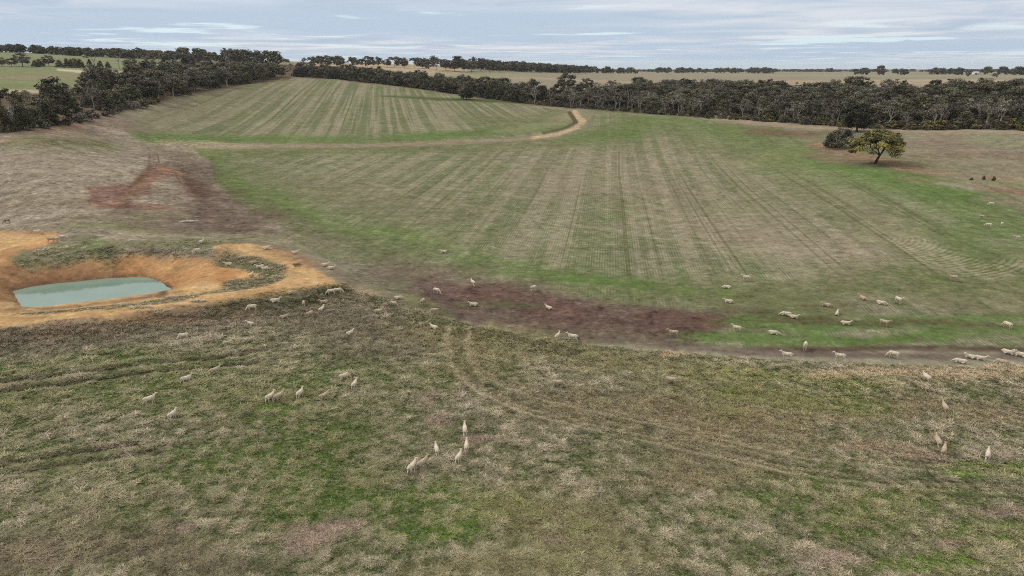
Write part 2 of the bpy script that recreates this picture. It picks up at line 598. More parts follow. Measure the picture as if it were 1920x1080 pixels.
# pale stubble expanses
stroke([(1100, 330), (1180, 330), (1300, 400), (1420, 450), (1580, 470)], 120, 34, C(140, 126, 104), C(158, 144, 122), s=.7, wob=.9, soft=.9)
stroke([(1430, 300), (1600, 380), (1700, 440)], 60, 16, C(148, 142, 108), C(126, 124, 88), s=.4, wob=.9)
stroke([(640, 350), (760, 380), (840, 400)], 80, 14, C(116, 116, 82), C(134, 126, 100), s=.5, wob=.9)
# dark lower field under the green
stroke([(560, 440), (700, 480), (800, 520), (740, 560)], 90, 20, C(96, 100, 66), C(112, 106, 82), {0: 0}, s=.7, wob=.9)
stroke([(640, 490), (720, 530)], 50, 16, C(104, 104, 82), C(140, 130, 112), {0: 0}, s=.6, wob=.9)
# mauve brown bare soil
stroke([(780, 510), (860, 545), (960, 545), (1060, 570)], 90, 20, C(122, 106, 90), MAUVE, {0: 0, 2: .7}, s=.75, wob=.8)
poly([(780, 522), (900, 532), (1060, 558), (1200, 574), (1340, 586), (1410, 598), (1350, 616), (1300, 646), (1100, 640), (1000, 627), (870, 598), (790, 572)], C(116, 96, 86), C(96, 78, 70), {0: 0, 1: 0, 2: .9}, soft=8, wob=9, s=.85)
stroke([(840, 560), (1000, 575), (1150, 600), (1280, 605), (1380, 596)], 60, 19, MAUVE, MAUVE_B, {0: 0, 2: .7}, s=.8, wob=.7)
stroke([(930, 550), (1100, 596), (1250, 612), (1340, 604)], 70, 15, REDS, MAUVE_B, {0: 0}, s=.8, wob=.9)
stroke([(1240, 590), (1390, 602)], 40, 7, REDS_B, REDS, {0: 0}, s=.7, wob=.8)
stroke([(800, 580), (900, 600), (1050, 626), (1200, 645), (1300, 650)], 50, 8, C(116, 98, 88), C(96, 84, 78), {0: 0}, s=.9, wob=.5)
stroke([(880, 570), (980, 572)], 30, 6, C(104, 108, 82), GREEN, {0: 0}, s=.5, wob=.9)
# right: strong green with brown scars
stroke([(1340, 632), (1500, 640), (1640, 640), (1800, 620), (2100, 620)], 60, 12, BRIGHT, GREEN, {0: 0}, s=.9, wob=.7)
stroke([(1400, 600), (1560, 612), (1760, 600), (2100, 585)], 70, 12, BRIGHT, BRIGHT_B, {0: 0}, s=.75, wob=.8)
stroke([(1490, 598), (1560, 604), (1640, 606), (1760, 603), (1860, 612)], 60, 5, C(100, 82, 64), C(88, 92, 52), {0: 0}, s=.75, wob=.9)
stroke([(1760, 570), (1870, 585), (1960, 590)], 60, 8, C(112, 104, 80), GREEN_B, {0: 0}, s=.6, wob=.9)
stroke([(1550, 575), (1640, 565)], 40, 5, C(104, 96, 70), GREEN_B, {0: 0}, s=.6, wob=.9)
stroke([(1440, 655), (1560, 656), (1680, 652), (1800, 654), (2200, 660)], 60, 6, C(96, 78, 66), C(84, 68, 58), {0: 0}, s=.9, wob=.5)
stroke([(1330, 655), (1440, 664), (1600, 666), (1750, 668), (2200, 674)], 60, 6, C(124, 108, 96), C(104, 92, 84), {0: 0}, s=.9, wob=.5)

# right strip below the wood, red clay scars and the lone trees
poly([(1440, 228), (1560, 240), (1700, 246), (2300, 246), (2300, 400), (1920, 362), (1800, 340), (1700, 318), (1600, 300), (1530, 270)], C(132, 128, 98), C(142, 130, 108), {0: 0, 1: 0, 2: .5}, soft=3, wob=3)
stroke([(1560, 250), (1640, 300)], 40, 8, GREEN_B, GREEN, s=.5)
stroke([(1300, 214), (1440, 232), (1560, 240), (1700, 246), (1950, 250)], 30, 1.8, C(164, 146, 124), C(150, 132, 108))
stroke([(1420, 248), (1520, 252)], 26, 3.5, C(122, 92, 76), C(110, 90, 74), {0: 0}, s=.8)
stroke([(1440, 262), (1530, 262)], 30, 3, C(108, 94, 70), s=.6)
stroke([(1530, 272), (1560, 282), (1600, 292), (1640, 298), (1680, 306)], 16, 3.5, C(162, 124, 98), C(138, 106, 84), s=.8)
stroke([(1540, 290), (1620, 306), (1700, 315)], 30, 4, C(140, 122, 98), C(124, 104, 84), s=.8)
stroke([(1750, 265), (1850, 280), (1920, 290)], 60, 8, C(146, 126, 112), C(120, 98, 86), s=.7, wob=.9)
stroke([(1780, 290), (1920, 300)], 60, 4, C(112, 88, 72), s=.7, wob=.9)
stroke([(1850, 262), (1930, 275)], 50, 6, C(120, 136, 92), C(150, 148, 120), s=.6, wob=.9)
stroke([(1700, 300), (1800, 312), (1960, 306)], 60, 5, C(112, 118, 70), s=.5, wob=.9)
stroke([(1690, 316), (1760, 326), (1850, 331), (1960, 338)], 20, 1.6, C(172, 138, 106), C(140, 108, 84), s=.7)
stroke([(1760, 338), (1900, 345)], 60, 5, C(126, 124, 80), C(140, 130, 96), s=.7)
stroke([(1830, 350), (1880, 358), (1960, 366)], 18, 4, C(146, 104, 84), C(132, 96, 78), s=.85)
stroke([(1780, 345), (1840, 356)], 30, 3, C(172, 164, 148), s=.7)
stroke([(1880, 375), (1960, 395)], 40, 6, C(160, 148, 126), C(120, 104, 86), s=.7)

# the farm track and the eroded drain
TRK, TRKB = C(158, 142, 118), C(140, 124, 104)
stroke([(330, 272), (420, 274), (520, 274), (640, 273), (760, 271), (880, 266), (960, 262), (1020, 257)], 20, 2.3, TRK, TRKB, {0: 0, 1: 0}, soft=.7, wob=.7, s=.85)
stroke([(330, 270), (420, 272)], 30, 3.6, C(182, 162, 128), {0: 0, 1: 0} and None, None, soft=.8)
stroke([(1000, 258), (1045, 251), (1080, 240), (1092, 228), (1080, 215), (1078, 209)], 6, 2.0, C(196, 172, 132), C(168, 146, 112), {0: 0, 1: 0}, soft=.6, wob=.6)
stroke([(1068, 211), (1074, 220), (1080, 230), (1060, 240), (1020, 250)], 4, 1.6, C(96, 88, 60), C(96, 88, 60), {0: 0, 1: 0}, soft=.4, wob=.3)

# left side: dry pale pasture, red erosion, brown wet scar
poly([(-300, 262), (60, 246), (215, 212), (235, 245), (260, 265), (350, 272), (390, 300), (400, 340), (470, 400), (560, 440), (520, 470), (380, 470), (160, 470), (-300, 430)],
     C(158, 146, 126), C(132, 120, 102), {0: 0, 1: 0, 2: 1.0}, soft=4, wob=4)
stroke([(-100, 265), (60, 245), (190, 216), (230, 235)], 50, 7, C(136, 118, 104), C(118, 100, 88), s=.9)
stroke([(-100, 276), (0, 268), (60, 256), (120, 244), (150, 236)], 16, 2.4, C(166, 140, 116), C(146, 118, 98), soft=.6, wob=.6, s=.8)
stroke([(30, 272), (90, 262)], 30, 4, C(104, 118, 66), GREEN_B, s=.9)
stroke([(-100, 288), (60, 280), (190, 268)], 40, 2.5, C(116, 124, 78), C(124, 120, 84), s=.9)
stroke([(-100, 282), (60, 274), (160, 266), (200, 264)], 20, 1.2, C(86, 74, 58), s=.9)
stroke([(-100, 275), (200, 262), (320, 268)], 60, 3.5, C(142, 130, 104), s=.5)
stroke([(300, 270), (380, 268), (430, 272)], 50, 3, C(176, 160, 128), s=.8)
stroke([(300, 280), (340, 290)], 25, 4, C(112, 104, 68), s=.7)
stroke([(0, 300), (100, 310)], 90, 16, C(142, 128, 110), C(158, 146, 124), s=.7, wob=.9)
stroke([(0, 350), (150, 350), (240, 310)], 80, 12, C(166, 154, 132), C(140, 126, 106), s=.7, wob=.9)
stroke([(0, 380), (140, 380)], 90, 10, C(136, 122, 98), C(120, 106, 84), s=.6, wob=.9)
stroke([(340, 330), (380, 365), (400, 400), (430, 420)], 56, 22, C(112, 90, 80), C(84, 66, 58), {2: .9}, s=.9, wob=1.0, soft=.9)
stroke([(345, 345), (365, 360)], 22, 12, C(96, 66, 50), C(84, 60, 48), s=.8, wob=.8)
stroke([(270, 400), (400, 405), (480, 408)], 70, 22, C(102, 82, 72), C(120, 106, 92), s=.8, wob=.8)
stroke([(300, 430), (420, 432)], 80, 6, C(92, 76, 66), C(108, 94, 80), s=.8, wob=.8)
stroke([(300, 345), (315, 365), (290, 385)], 44, 16, C(164, 150, 128), C(132, 116, 98), s=.9, wob=.7)
poly([(166, 352), (215, 342), (250, 344), (272, 326), (296, 310), (322, 316), (318, 330), (285, 344), (276, 364), (252, 384), (235, 391), (165, 388)], C(142, 110, 94), C(118, 88, 76), {2: .8}, soft=5, wob=7, s=.9)
stroke([(235, 378), (262, 350), (285, 326)], 12, 6, C(146, 118, 90), C(122, 94, 74), s=.8, wob=.9)
stroke([(222, 366), (250, 346), (268, 330), (284, 310)], 5, 2.4, C(100, 68, 52), s=.85, wob=.9)
stroke([(190, 388), (235, 390)], 12, 1.2, C(128, 78, 62), s=.8, wob=.8)
stroke([(240, 388), (290, 388)], 26, 4, C(144, 96, 80), C(108, 76, 66), s=.8)
stroke([(310, 320), (325, 322)], 14, 3, C(178, 132, 84), s=.9)
for (x0, y0, x1, y1) in ((276, 316, 279, 304), (279, 304, 281, 292), (292, 311, 298, 302), (298, 302, 296, 292), (306, 314, 316, 306), (316, 306, 321, 294), (338, 342, 328, 324)):
    stroke([(x0, y0), (x1, y1)], 1.4, 1.3, C(100, 78, 66), C(92, 70, 58), soft=.7, wob=.9, s=.8)
stroke([(190, 412), (215, 395), (240, 380)], 4, 1.6, C(84, 62, 52), s=.7)
stroke([(40, 440), (180, 425), (400, 445), (520, 445)], 60, 7, C(122, 122, 84), C(140, 130, 100), s=.7, wob=.9)
stroke([(160, 450), (230, 455), (420, 455), (560, 470)], 60, 12, C(112, 112, 80), C(126, 118, 92), s=.8, wob=.8)
stroke([(150, 418), (300, 400), (200, 420)], 50, 6, C(120, 124, 76), C(136, 124, 96), s=.4, wob=.9)

for pl_ in ([(700, 345), (830, 378), (1000, 405), (1160, 436), (1400, 466), (1600, 470)], [(820, 350), (1000, 372), (1200, 400), (1420, 440)], [(1120, 425), (1300, 452), (1500, 478), (1640, 470)]):
    stroke(pl_, 8, 0.9, C(164, 152, 126), C(150, 140, 116), soft=.6, wob=.6, s=.4)
# foreground pasture in front of the contour bank
poly([(-400, 690), (-400, 640), (0, 622), (160, 612), (330, 590), (420, 578), (560, 560), (640, 530), (700, 552), (790, 584), (870, 605), (1000, 632), (1100, 648), (1300, 664), (1450, 676), (1700, 686), (1950, 694), (2400, 705),
      (2400, 1200), (-400, 1200)], C(98, 104, 66), C(140, 130, 106), {0: 0, 1: 0, 2: 1.0, 3: 1.0}, soft=3, wob=3)
stroke([(0, 650), (160, 640), (300, 618), (420, 600), (560, 590), (650, 585)], 70, 20, C(122, 112, 94), C(104, 94, 76), s=.8, wob=.6)
stroke([(560, 610), (680, 620), (780, 640), (700, 660)], 90, 26, C(120, 108, 88), C(100, 92, 70), s=.88, wob=.8)
stroke([(0, 700), (200, 670)], 90, 14, C(86, 108, 54), C(112, 112, 74), s=.88, wob=.8)
stroke([(0, 760), (300, 740), (560, 760), (640, 800)], 140, 40, C(84, 100, 50), C(108, 108, 68), s=.88, wob=.8)
stroke([(560, 820), (640, 900), (560, 980)], 120, 50, C(80, 98, 46), C(112, 108, 66), s=.88, wob=.9)
stroke([(480, 762), (520, 770)], 35, 8, C(88, 122, 42), s=.8)
stroke([(870, 700), (940, 700)], 60, 30, C(92, 104, 54), C(120, 112, 76), s=.88, wob=.9)
stroke([(770, 560), (830, 600)], 30, 12, C(108, 122, 66), C(130, 126, 84), s=.8, wob=.7)
stroke([(650, 540), (700, 552)], 22, 8, C(166, 142, 110), C(150, 128, 98), s=.9)
stroke([(820, 625), (900, 660), (900, 700)], 50, 20, C(144, 132, 94), C(112, 108, 66), s=.88, wob=.9)
stroke([(900, 640), (1100, 670), (1300, 700), (1400, 760)], 110, 26, C(146, 134, 98), C(104, 104, 58), s=.88, wob=.7)
stroke([(1250, 668), (1270, 662)], 22, 6, C(176, 146, 108), s=.8)
stroke([(1100, 760), (1300, 780), (1400, 830), (1300, 900)], 160, 40, C(140, 126, 96), C(106, 100, 64), s=.88, wob=.8)
stroke([(1540, 705), (1640, 700), (1820, 705), (1900, 700)], 70, 14, C(180, 158, 122), C(150, 132, 104), s=.85, wob=.9)
stroke([(1400, 790), (1700, 760), (1850, 780)], 120, 20, C(150, 132, 104), C(110, 104, 66), s=.88, wob=.9)
stroke([(1360, 700), (1480, 710), (1650, 720)], 90, 16, C(96, 112, 52), C(130, 124, 80), s=.88, wob=.9)
stroke([(1400, 740), (1600, 760)], 90, 20, C(90, 108, 48), C(120, 114, 72), s=.88, wob=.9)
stroke([(1620, 835), (1700, 850)], 60, 12, C(156, 134, 110), C(134, 118, 94), s=.88, wob=.8)
stroke([(1820, 885), (1930, 880), (1960, 890)], 70, 16, C(104, 130, 46), C(90, 108, 46), s=.85, wob=.8)
stroke([(1560, 950), (1700, 930), (1600, 990)], 120, 20, C(94, 112, 50), C(108, 108, 64), s=.88, wob=.9)
stroke([(1850, 1000), (1920, 1040), (1750, 1060)], 120, 26, C(100, 124, 48), C(112, 112, 68), s=.88, wob=.9)
stroke([(850, 930), (950, 950), (800, 1000)], 120, 24, C(84, 108, 44), C(112, 112, 64), s=.88, wob=.9)
for (px, py, ru, rv) in ((590, 1005, 55, 26), (650, 985, 40, 16), (560, 1030, 30, 20), (300, 925, 45, 14), (150, 965, 45, 16), (60, 1040, 70, 26), (330, 990, 40, 14), (800, 745, 26, 12), (822, 790, 18, 12), (890, 825, 26, 10),
                         (1045, 1015, 26, 16), (1640, 985, 30, 10), (1560, 1050, 60, 20), (1700, 1010, 40, 12), (1880, 960, 50, 14), (1540, 950, 40, 10), (230, 840, 36, 6), (1750, 860, 40, 8), (1780, 1020, 40, 10)):
    stroke([(px, py)], ru, rv, C(160, 138, 120), C(136, 116, 102), {3: 1.1}, s=.96, wob=.8)
stroke([(0, 1060), (250, 1010), (380, 1060)], 120, 40, C(120, 108, 86), C(104, 98, 68), s=.88, wob=.8)
stroke([(1040, 960), (1100, 1050), (900, 1070)], 120, 40, C(136, 124, 88), C(104, 104, 60), s=.88, wob=.8)
stroke([(60, 860), (300, 900), (200, 960)], 130, 40, C(88, 102, 54), C(122, 118, 84), s=.7, wob=.9)
stroke([(300, 680), (420, 720), (620, 700), (760, 720)], 110, 30, C(88, 104, 52), C(118, 116, 82), s=.7, wob=.9)
stroke([(460, 860), (600, 930), (760, 940)], 120, 36, C(84, 104, 46), C(112, 112, 74), s=.7, wob=.9)
stroke([(1350, 960), (1500, 900), (1700, 1000)], 110, 30, C(90, 108, 50), C(120, 116, 80), s=.7, wob=.9)
# ruts read as pale verges with darker wheel lines
for pl_ in RUTS[:4]:
    stroke(pl_, 6, 3.0, C(84, 74, 56), C(76, 70, 52), {3: .25}, soft=.5, wob=.6, s=.75)
for pl_ in RUTS[4:]:
    stroke(pl_, 8, 3, C(170, 156, 120), C(150, 136, 104), {3: .7}, s=.6)

# --- the dam: clay
poly([(-300, 470), (-100, 440), (0, 432), (60, 434), (108, 438), (100, 452), (60, 468), (30, 485), (40, 498), (160, 487), (250, 478), (330, 480), (400, 486), (395, 470), (400, 460), (455, 455), (500, 462), (545, 475),
      (600, 508), (630, 528), (640, 536), (560, 546), (500, 558), (420, 572), (330, 582), (260, 596), (160, 606), (0, 618), (-300, 640)],
     ORANGE, ORANGE_B, {0: 0, 1: 0, 2: .35, 3: 0}, soft=2.0, wob=3.0)
sl_ = near
cl_ = np.clip(1 - np.abs(CAcol - ORANGE).sum(-1) * 6, 0, 1) * sl_
v1 = (sstep(-.1, .6, fbm(Xg / 3.5, Yg / 6, 4, 81, .6)) * cl_ * .6)[..., None] * .6
CAcol = (CAcol * (1 - v1) + C(168, 128, 84) * v1).astype(np.float32)
v1 = (sstep(0, .6, fbm(Xg / 5 + 9, Yg / 2.5, 4, 83, .6)) * cl_ * .6)[..., None] * .7
CAcol = (CAcol * (1 - v1) + C(218, 186, 130) * v1).astype(np.float32)
v1 = (sstep(.35, .5, fbm(Xg / .9, Yg / 1.1, 3, 84, .6)) * cl_ * .55)[..., None]
CAcol = (CAcol * (1 - v1) + C(140, 108, 80) * v1).astype(np.float32)
DK = C(140, 98, 68)
stroke([(40, 500), (160, 492), (300, 482), (390, 490)], 40, 3.5, C(170, 118, 76), C(156, 108, 72), s=.6)
stroke([(-80, 520), (20, 515), (120, 510), (230, 500)], 50, 7, C(160, 118, 78), DK, s=.8)
stroke([(-60, 560), (10, 560), (20, 545), (100, 524), (200, 514), (280, 512), (315, 522), (325, 540)], 22, 5, C(134, 94, 64), C(116, 82, 58), s=.8, wob=.6)
stroke([(-60, 575), (20, 580), (60, 585)], 30, 5, C(150, 116, 84), C(132, 104, 76), s=.7)
stroke([(330, 545), (330, 520)], 12, 14, C(172, 124, 76), s=.5)
stroke([(270, 500), (400, 520), (430, 515)], 50, 12, C(196, 144, 86), C(184, 130, 76), s=.7)
stroke([(415, 500), (430, 515), (420, 528)], 16, 8, C(178, 116, 64), s=.7)
stroke(WATER_PX[:10] + [(300, 556)], 7, 2.6, C(120, 92, 66), C(104, 80, 58), s=.85)
stroke(WATER_PX[9:] + WATER_PX[:1], 8, 2.2, C(132, 110, 84), C(112, 90, 68), s=.8)
# grassy lip between water and track
stroke([(-60, 596), (60, 588), (200, 577), (320, 563), (400, 550), (450, 541), (520, 522)], 24, 2.6, C(124, 120, 90), C(146, 132, 102), {3: .6}, soft=.5, wob=.6)
stroke([(432, 492), (460, 495), (510, 505), (500, 522), (440, 536)], 26, 9, C(108, 108, 78), C(128, 116, 90), {3: .5}, soft=.4, wob=.5)
stroke([(460, 492), (500, 505)], 20, 7, C(96, 106, 60), {3: .5} and None, None, s=.8)
stroke([(50, 487), (90, 480), (160, 470), (190, 462)], 30, 8, C(112, 118, 78), C(140, 134, 104), {3: .45}, soft=.4, wob=.6)
stroke([(180, 462), (200, 472)], 22, 12, C(98, 118, 62), C(92, 104, 62), {3: .6}, s=.8)
stroke([(200, 472), (260, 470), (330, 474), (380, 476)], 34, 5, C(138, 130, 108), C(116, 110, 88), {3: .5}, s=.8, wob=.8)
stroke([(230, 455), (360, 458), (400, 452)], 40, 4, C(98, 118, 62), C(128, 122, 88), {3: .5}, s=.8, wob=.6)
# front slope
stroke([(100, 612), (260, 596), (360, 582), (420, 576)], 30, 5, C(160, 124, 84), C(136, 110, 82), s=.9, wob=.6)
stroke([(-100, 630), (60, 622), (200, 608)], 50, 6, C(166, 146, 118), C(150, 128, 100), {3: .6}, s=.85, wob=.8)
stroke([(300, 597), (380, 590), (440, 582)], 50, 8, C(152, 126, 98), C(132, 112, 90), {3: .4}, s=.8, wob=.8)
stroke([(400, 588), (440, 570), (520, 556), (600, 547), (640, 545)], 24, 7, C(86, 86, 58), C(104, 98, 72), {3: .7}, s=.9, wob=.6)
stroke([(0, 442), (30, 440)], 30, 4, C(176, 158, 134), s=.6)
stroke([(20, 436), (100, 438)], 30, 2.2, C(172, 100, 58), s=.8)
stroke([(-40, 500), (30, 470), (90, 452)], 16, 4, C(184, 118, 66), s=.7)
for (px, py, ru, rv) in ((430, 472, 14, 3), (500, 487, 16, 3), (520, 500, 14, 2.5), (560, 512, 16, 2), (470, 482, 10, 2), (505, 466, 12, 2)):
    stroke([(px, py)], ru, rv, C(150, 128, 92), C(120, 110, 86), s=.7, wob=.9)
stroke([(560, 480), (620, 505), (680, 540)], 26, 6, C(146, 130, 108), C(110, 104, 80), {0: 0}, s=.8, wob=.6)
stroke([(530, 470), (580, 490), (600, 500)], 30, 5, C(160, 122, 84), C(140, 108, 80), {0: 0}, s=.6, wob=.7)
stroke([(720, 560), (790, 578), (860, 600)], 30, 5, C(110, 98, 84), C(96, 90, 66), {0: 0}, s=.7, wob=.6)

ARCM = np.zeros((NR, NA), np.float32)
for pp_ in ([(1700, 455), (1780, 490), (1860, 510)], [(1880, 500), (1950, 500)],):
    cp_ = [(chart(*p_)[0] / 45, chart(*p_)[1] / 16) for p_ in pp_]
    d_, _ = seg_dist(Um / 45, Vm / 16, cp_)
    ARCM = np.maximum(ARCM, sstep(1.3, .5, d_ + Wn3 * .4))
CBcol = (CBcol * (1 - ARCM[..., None] * .7) + C(164, 154, 124) * ARCM[..., None] * .7).astype(np.float32)
# gentle broad colour drift over the whole land
drift = (1 + 0.10 * fbm(Xg / 14, Yg / 14, 4, 71) + 0.05 * Wn2)[..., None]
CAcol *= drift
CBcol *= drift

# ------------------------------------------------------------------ ground sheet
def mesh_from(name, V, F, mat=None, smooth=False):
    me = bpy.data.meshes.new(name)
    V = np.asarray(V, np.float32).reshape(-1, 3)
    F = np.asarray(F, np.int32)
    me.vertices.add(len(V))
    me.vertices.foreach_set('co', V.ravel())
    kk = F.shape[1]
    me.loops.add(F.size)
    me.loops.foreach_set('vertex_index', F.ravel())
    me.polygons.add(len(F))
    me.polygons.foreach_set('loop_start', np.arange(0, F.size, kk, dtype=np.int32))
    me.polygons.foreach_set('loop_total', np.full(len(F), kk, np.int32))
    if smooth:
        me.polygons.foreach_set('use_smooth', np.ones(len(F), bool))
    me.update(calc_edges=True)
    if mat:
        me.materials.append(mat)
    return me


def obj(name, me, parent=None, loc=None, rz=0.0, scale=None):
    o = bpy.data.objects.new(name, me)
    COL.objects.link(o)
    if parent is not None:
        o.parent = parent
    if loc is not None:
        o.location = loc
    if rz:
        o.rotation_euler = (0, 0, rz)
    if scale is not None:
        o.scale = scale
    return o


def tag(o, label=None, cat=None, group=None, kind=None):
    if label:
        o['label'] = label
    if cat:
        o['category'] = cat
    if group:
        o['group'] = group
    if kind:
        o['kind'] = kind
    return o


def new_mat(name):
    m = bpy.data.materials.new(name)
    m.use_nodes = True
    nt = m.node_tree
    nt.nodes.clear()
    h = G(nt)
    out = h.n('ShaderNodeOutputMaterial')
    bs = h.n('ShaderNodeBsdfPrincipled')
    nt.links.new(bs.outputs[0], out.inputs[0])
    bs.inputs['Roughness'].default_value = 0.9
    bs.inputs['Specular IOR Level'].default_value = 0.15
    return m, h, bs, out


AZI = 8.3
AZII = -10.3


def row_coord(h, pos, azd):
    a = R_(azd)
    u = h.vmath('DOT_PRODUCT', pos, (math.cos(a), -math.sin(a), 0))
    v = h.vmath('DOT_PRODUCT', pos, (math.sin(a), math.cos(a), 0))
    return u, v


gm, h, bs, out = new_mat('land')
geo = h.n('ShaderNodeNewGeometry')
pos = geo.outputs['Position']


def attr(h, name, kind='GEOMETRY'):
    nd = h.n('ShaderNodeAttribute')
    nd.attribute_name = name
    nd.attribute_type = kind
    return nd


ca_ = attr(h, 'cover_a').outputs['Color']
cb_ = attr(h, 'cover_b').outputs['Color']
pr = attr(h, 'cover_par')
psep = h.n('ShaderNodeSeparateColor')
gm.node_tree.links.new(pr.outputs['Color'], psep.inputs[0])
rowA, rowB, speck = psep.outputs
arc_m = attr(h, 'cover_arc').outputs['Fac']
nA = h.noise(pos, 0.9, 5.0, 0.65)
nB = h.noise(pos, 4.5, 4.0, 0.7)
nC = h.noise(pos, 0.12, 4.0, 0.6)
mixf = h.math('ADD', h.math('MULTIPLY', nA, 0.45), h.math('ADD', h.math('MULTIPLY', nB, 0.3), h.math('MULTIPLY', nC, 0.25)))
f0 = h.ramp(mixf, 0.43, 0.57)


def rows(azd, strip, seed, swing):
    u, v = row_coord(h, pos, azd)
    u = h.math('ADD', u, h.math('MULTIPLY', h.noise(pos, 0.004, 1.0, 0.4), swing))
    us = h.math('ADD', u, seed)
    # wide seeder laps, their tone drifts along the run
    w1 = h.noise(h.xyz(h.math('MULTIPLY', us, 1.0 / strip), h.math('MULTIPLY', v, 1 / 420.0)), 1.0, 1.0, 0.5)
    w2 = h.noise(h.xyz(h.math('MULTIPLY', us, 2.6 / strip), h.math('MULTIPLY', v, 1 / 160.0)), 1.0, 2.0, 0.6)
    lap = h.math('ADD', h.math('MULTIPLY', w1, 0.6), h.math('MULTIPLY', w2, 0.4))
    band = h.ramp(lap, 0.44, 0.56)
    # wheel lines
    w3 = h.noise(h.xyz(h.math('MULTIPLY', us, 0.85), h.math('MULTIPLY', v, 1 / 300.0)), 1.0, 0.0, 0.5)
    wheel = h.ramp(w3, 0.72, 0.76)
    # drill rows
    sn = h.math('SINE', h.math('MULTIPLY', us, 2 * math.pi / 0.40))
    along = h.noise(h.xyz(h.math('MULTIPLY', us, 0.7), h.math('MULTIPLY', v, 0.25)), 1.0, 2.0, 0.6)
    dr = h.math('MULTIPLY', sn, h.ramp(along, 0.45, 0.62, 0.06, 0.42))
    return band, wheel, dr


bA, wA, dA = rows(AZI, 3.2, 300.0, 9.0)
bB, wB, dB = rows(AZII, 4.2, 900.0, 3.0)


def lerp(h, f, a, b):
    return h.math('ADD', h.math('MULTIPLY', a, h.math('SUBTRACT', 1.0, f)), h.math('MULTIPLY', b, f))


fA = h.math('ADD', h.math('ADD', h.math('MULTIPLY', bA, 0.46), h.math('MULTIPLY', f0, 0.52)), dA, clamp=True)
fB = h.math('ADD', h.math('ADD', h.math('MULTIPLY', bB, 0.64), h.math('MULTIPLY', f0, 0.36)), dB, clamp=True)
f1 = lerp(h, rowA, f0, fA)
f1 = lerp(h, rowB, f1, fB)
ur = h.vmath('LENGTH', h.vmath('SUBTRACT', pos, (ARC_C.x, ARC_C.y, 0)))
sr = h.math('SINE', h.math('MULTIPLY', ur, 2 * math.pi / 0.85))
f1 = h.math('ADD', f1, h.math('MULTIPLY', h.math('MULTIPLY', sr, arc_m), 0.32), clamp=True)
col = h.mix(f1, ca_, cb_)
wh = h.math('ADD', h.math('MULTIPLY', wA, rowA), h.math('MULTIPLY', wB, rowB), clamp=True)
col = h.mix(h.math('MULTIPLY', wh, 0.42), col, lin4(78, 80, 52))
# fine speckle: dry stems, clods, sprouts
n4 = h.noise(pos, 1.3, 6.0, 0.80)
n7 = h.noise(pos, 0.35, 5.0, 0.72)
n5 = h.noise(pos, 9.0, 3.0, 0.7)
n6 = h.math('ADD', h.math('MULTIPLY', n4, 0.46), h.math('ADD', h.math('MULTIPLY', n5, 0.16), h.math('MULTIPLY', n7, 0.38)))
lo = h.ramp(n6, 0.39, 0.50, 0.42, 1.0)
hi = h.ramp(n6, 0.50, 0.61, 1.0, 1.75)
val = h.math('MULTIPLY', lo, hi)
val = lerp(h, h.math('MULTIPLY', h.math('ADD', speck, 0.45), 0.8, clamp=True), 1.0, val)
sc_ = h.vmath('SCALE', col)
gm.node_tree.links.new(val, sc_.node.inputs['Scale'])
gm.node_tree.links.new(sc_, bs.inputs['Base Color'])
bp = h.n('ShaderNodeBump')
bp.inputs['Strength'].default_value = 0.7
bp.inputs['Distance'].default_value = 0.35
gm.node_tree.links.new(n6, bp.inputs['Height'])
gm.node_tree.links.new(bp.outputs[0], bs.inputs['Normal'])
bs.inputs['Roughness'].default_value = 1.0
bs.inputs['Specular IOR Level'].default_value = 0.0

V = np.stack([Xg, Yg, Zg], -1).reshape(-1, 3)
idx = np.arange(NR * NA).reshape(NR, NA)
nxt = np.roll(idx, -1, axis=1)
F = np.stack([idx[:-1], nxt[:-1], nxt[1:], idx[1:]], -1).reshape(-1, 4)
F = F[:, ::-1]
cidx = NR * NA
V = np.vstack([V, [[0, 0, 2.0 if False else float(Zg[0].mean())]]])
me = mesh_from('ground', V, F, gm, True)
# centre cap under the viewpoint
bm = bmesh.new()
bm.from_mesh(me)
bm.verts.ensure_lookup_table()
c = bm.verts[cidx]
for i in range(NA):
    bm.faces.new((c, bm.verts[int(nxt[0, i])], bm.verts[int(idx[0, i])])).smooth = True
bm.normal_update()
bm.to_mesh(me)
bm.free()
if me.polygons[0].normal.z < 0:
    me.flip_normals()


def add_col(me, name, arr, extra):
    a = me.attributes.new(name, 'FLOAT_COLOR', 'POINT')
    full = np.ones((len(me.vertices), 4), np.float32)
    full[:NR * NA, :arr.shape[-1]] = arr.reshape(-1, arr.shape[-1])
    full[NR * NA:, :3] = extra
    a.data.foreach_set('color', full.ravel())


add_col(me, 'cover_a', CAcol, C(100, 104, 62))
add_col(me, 'cover_b', CBcol, C(138, 126, 94))
add_col(me, 'cover_par', PAR[..., :3], (0, 0, 1))
aa = me.attributes.new('cover_arc', 'FLOAT', 'POINT')
full = np.zeros(len(me.vertices), np.float32)
full[:NR * NA] = ARCM.ravel()
aa.data.foreach_set('value', full)
ground = tag(obj('ground', me), kind='structure')

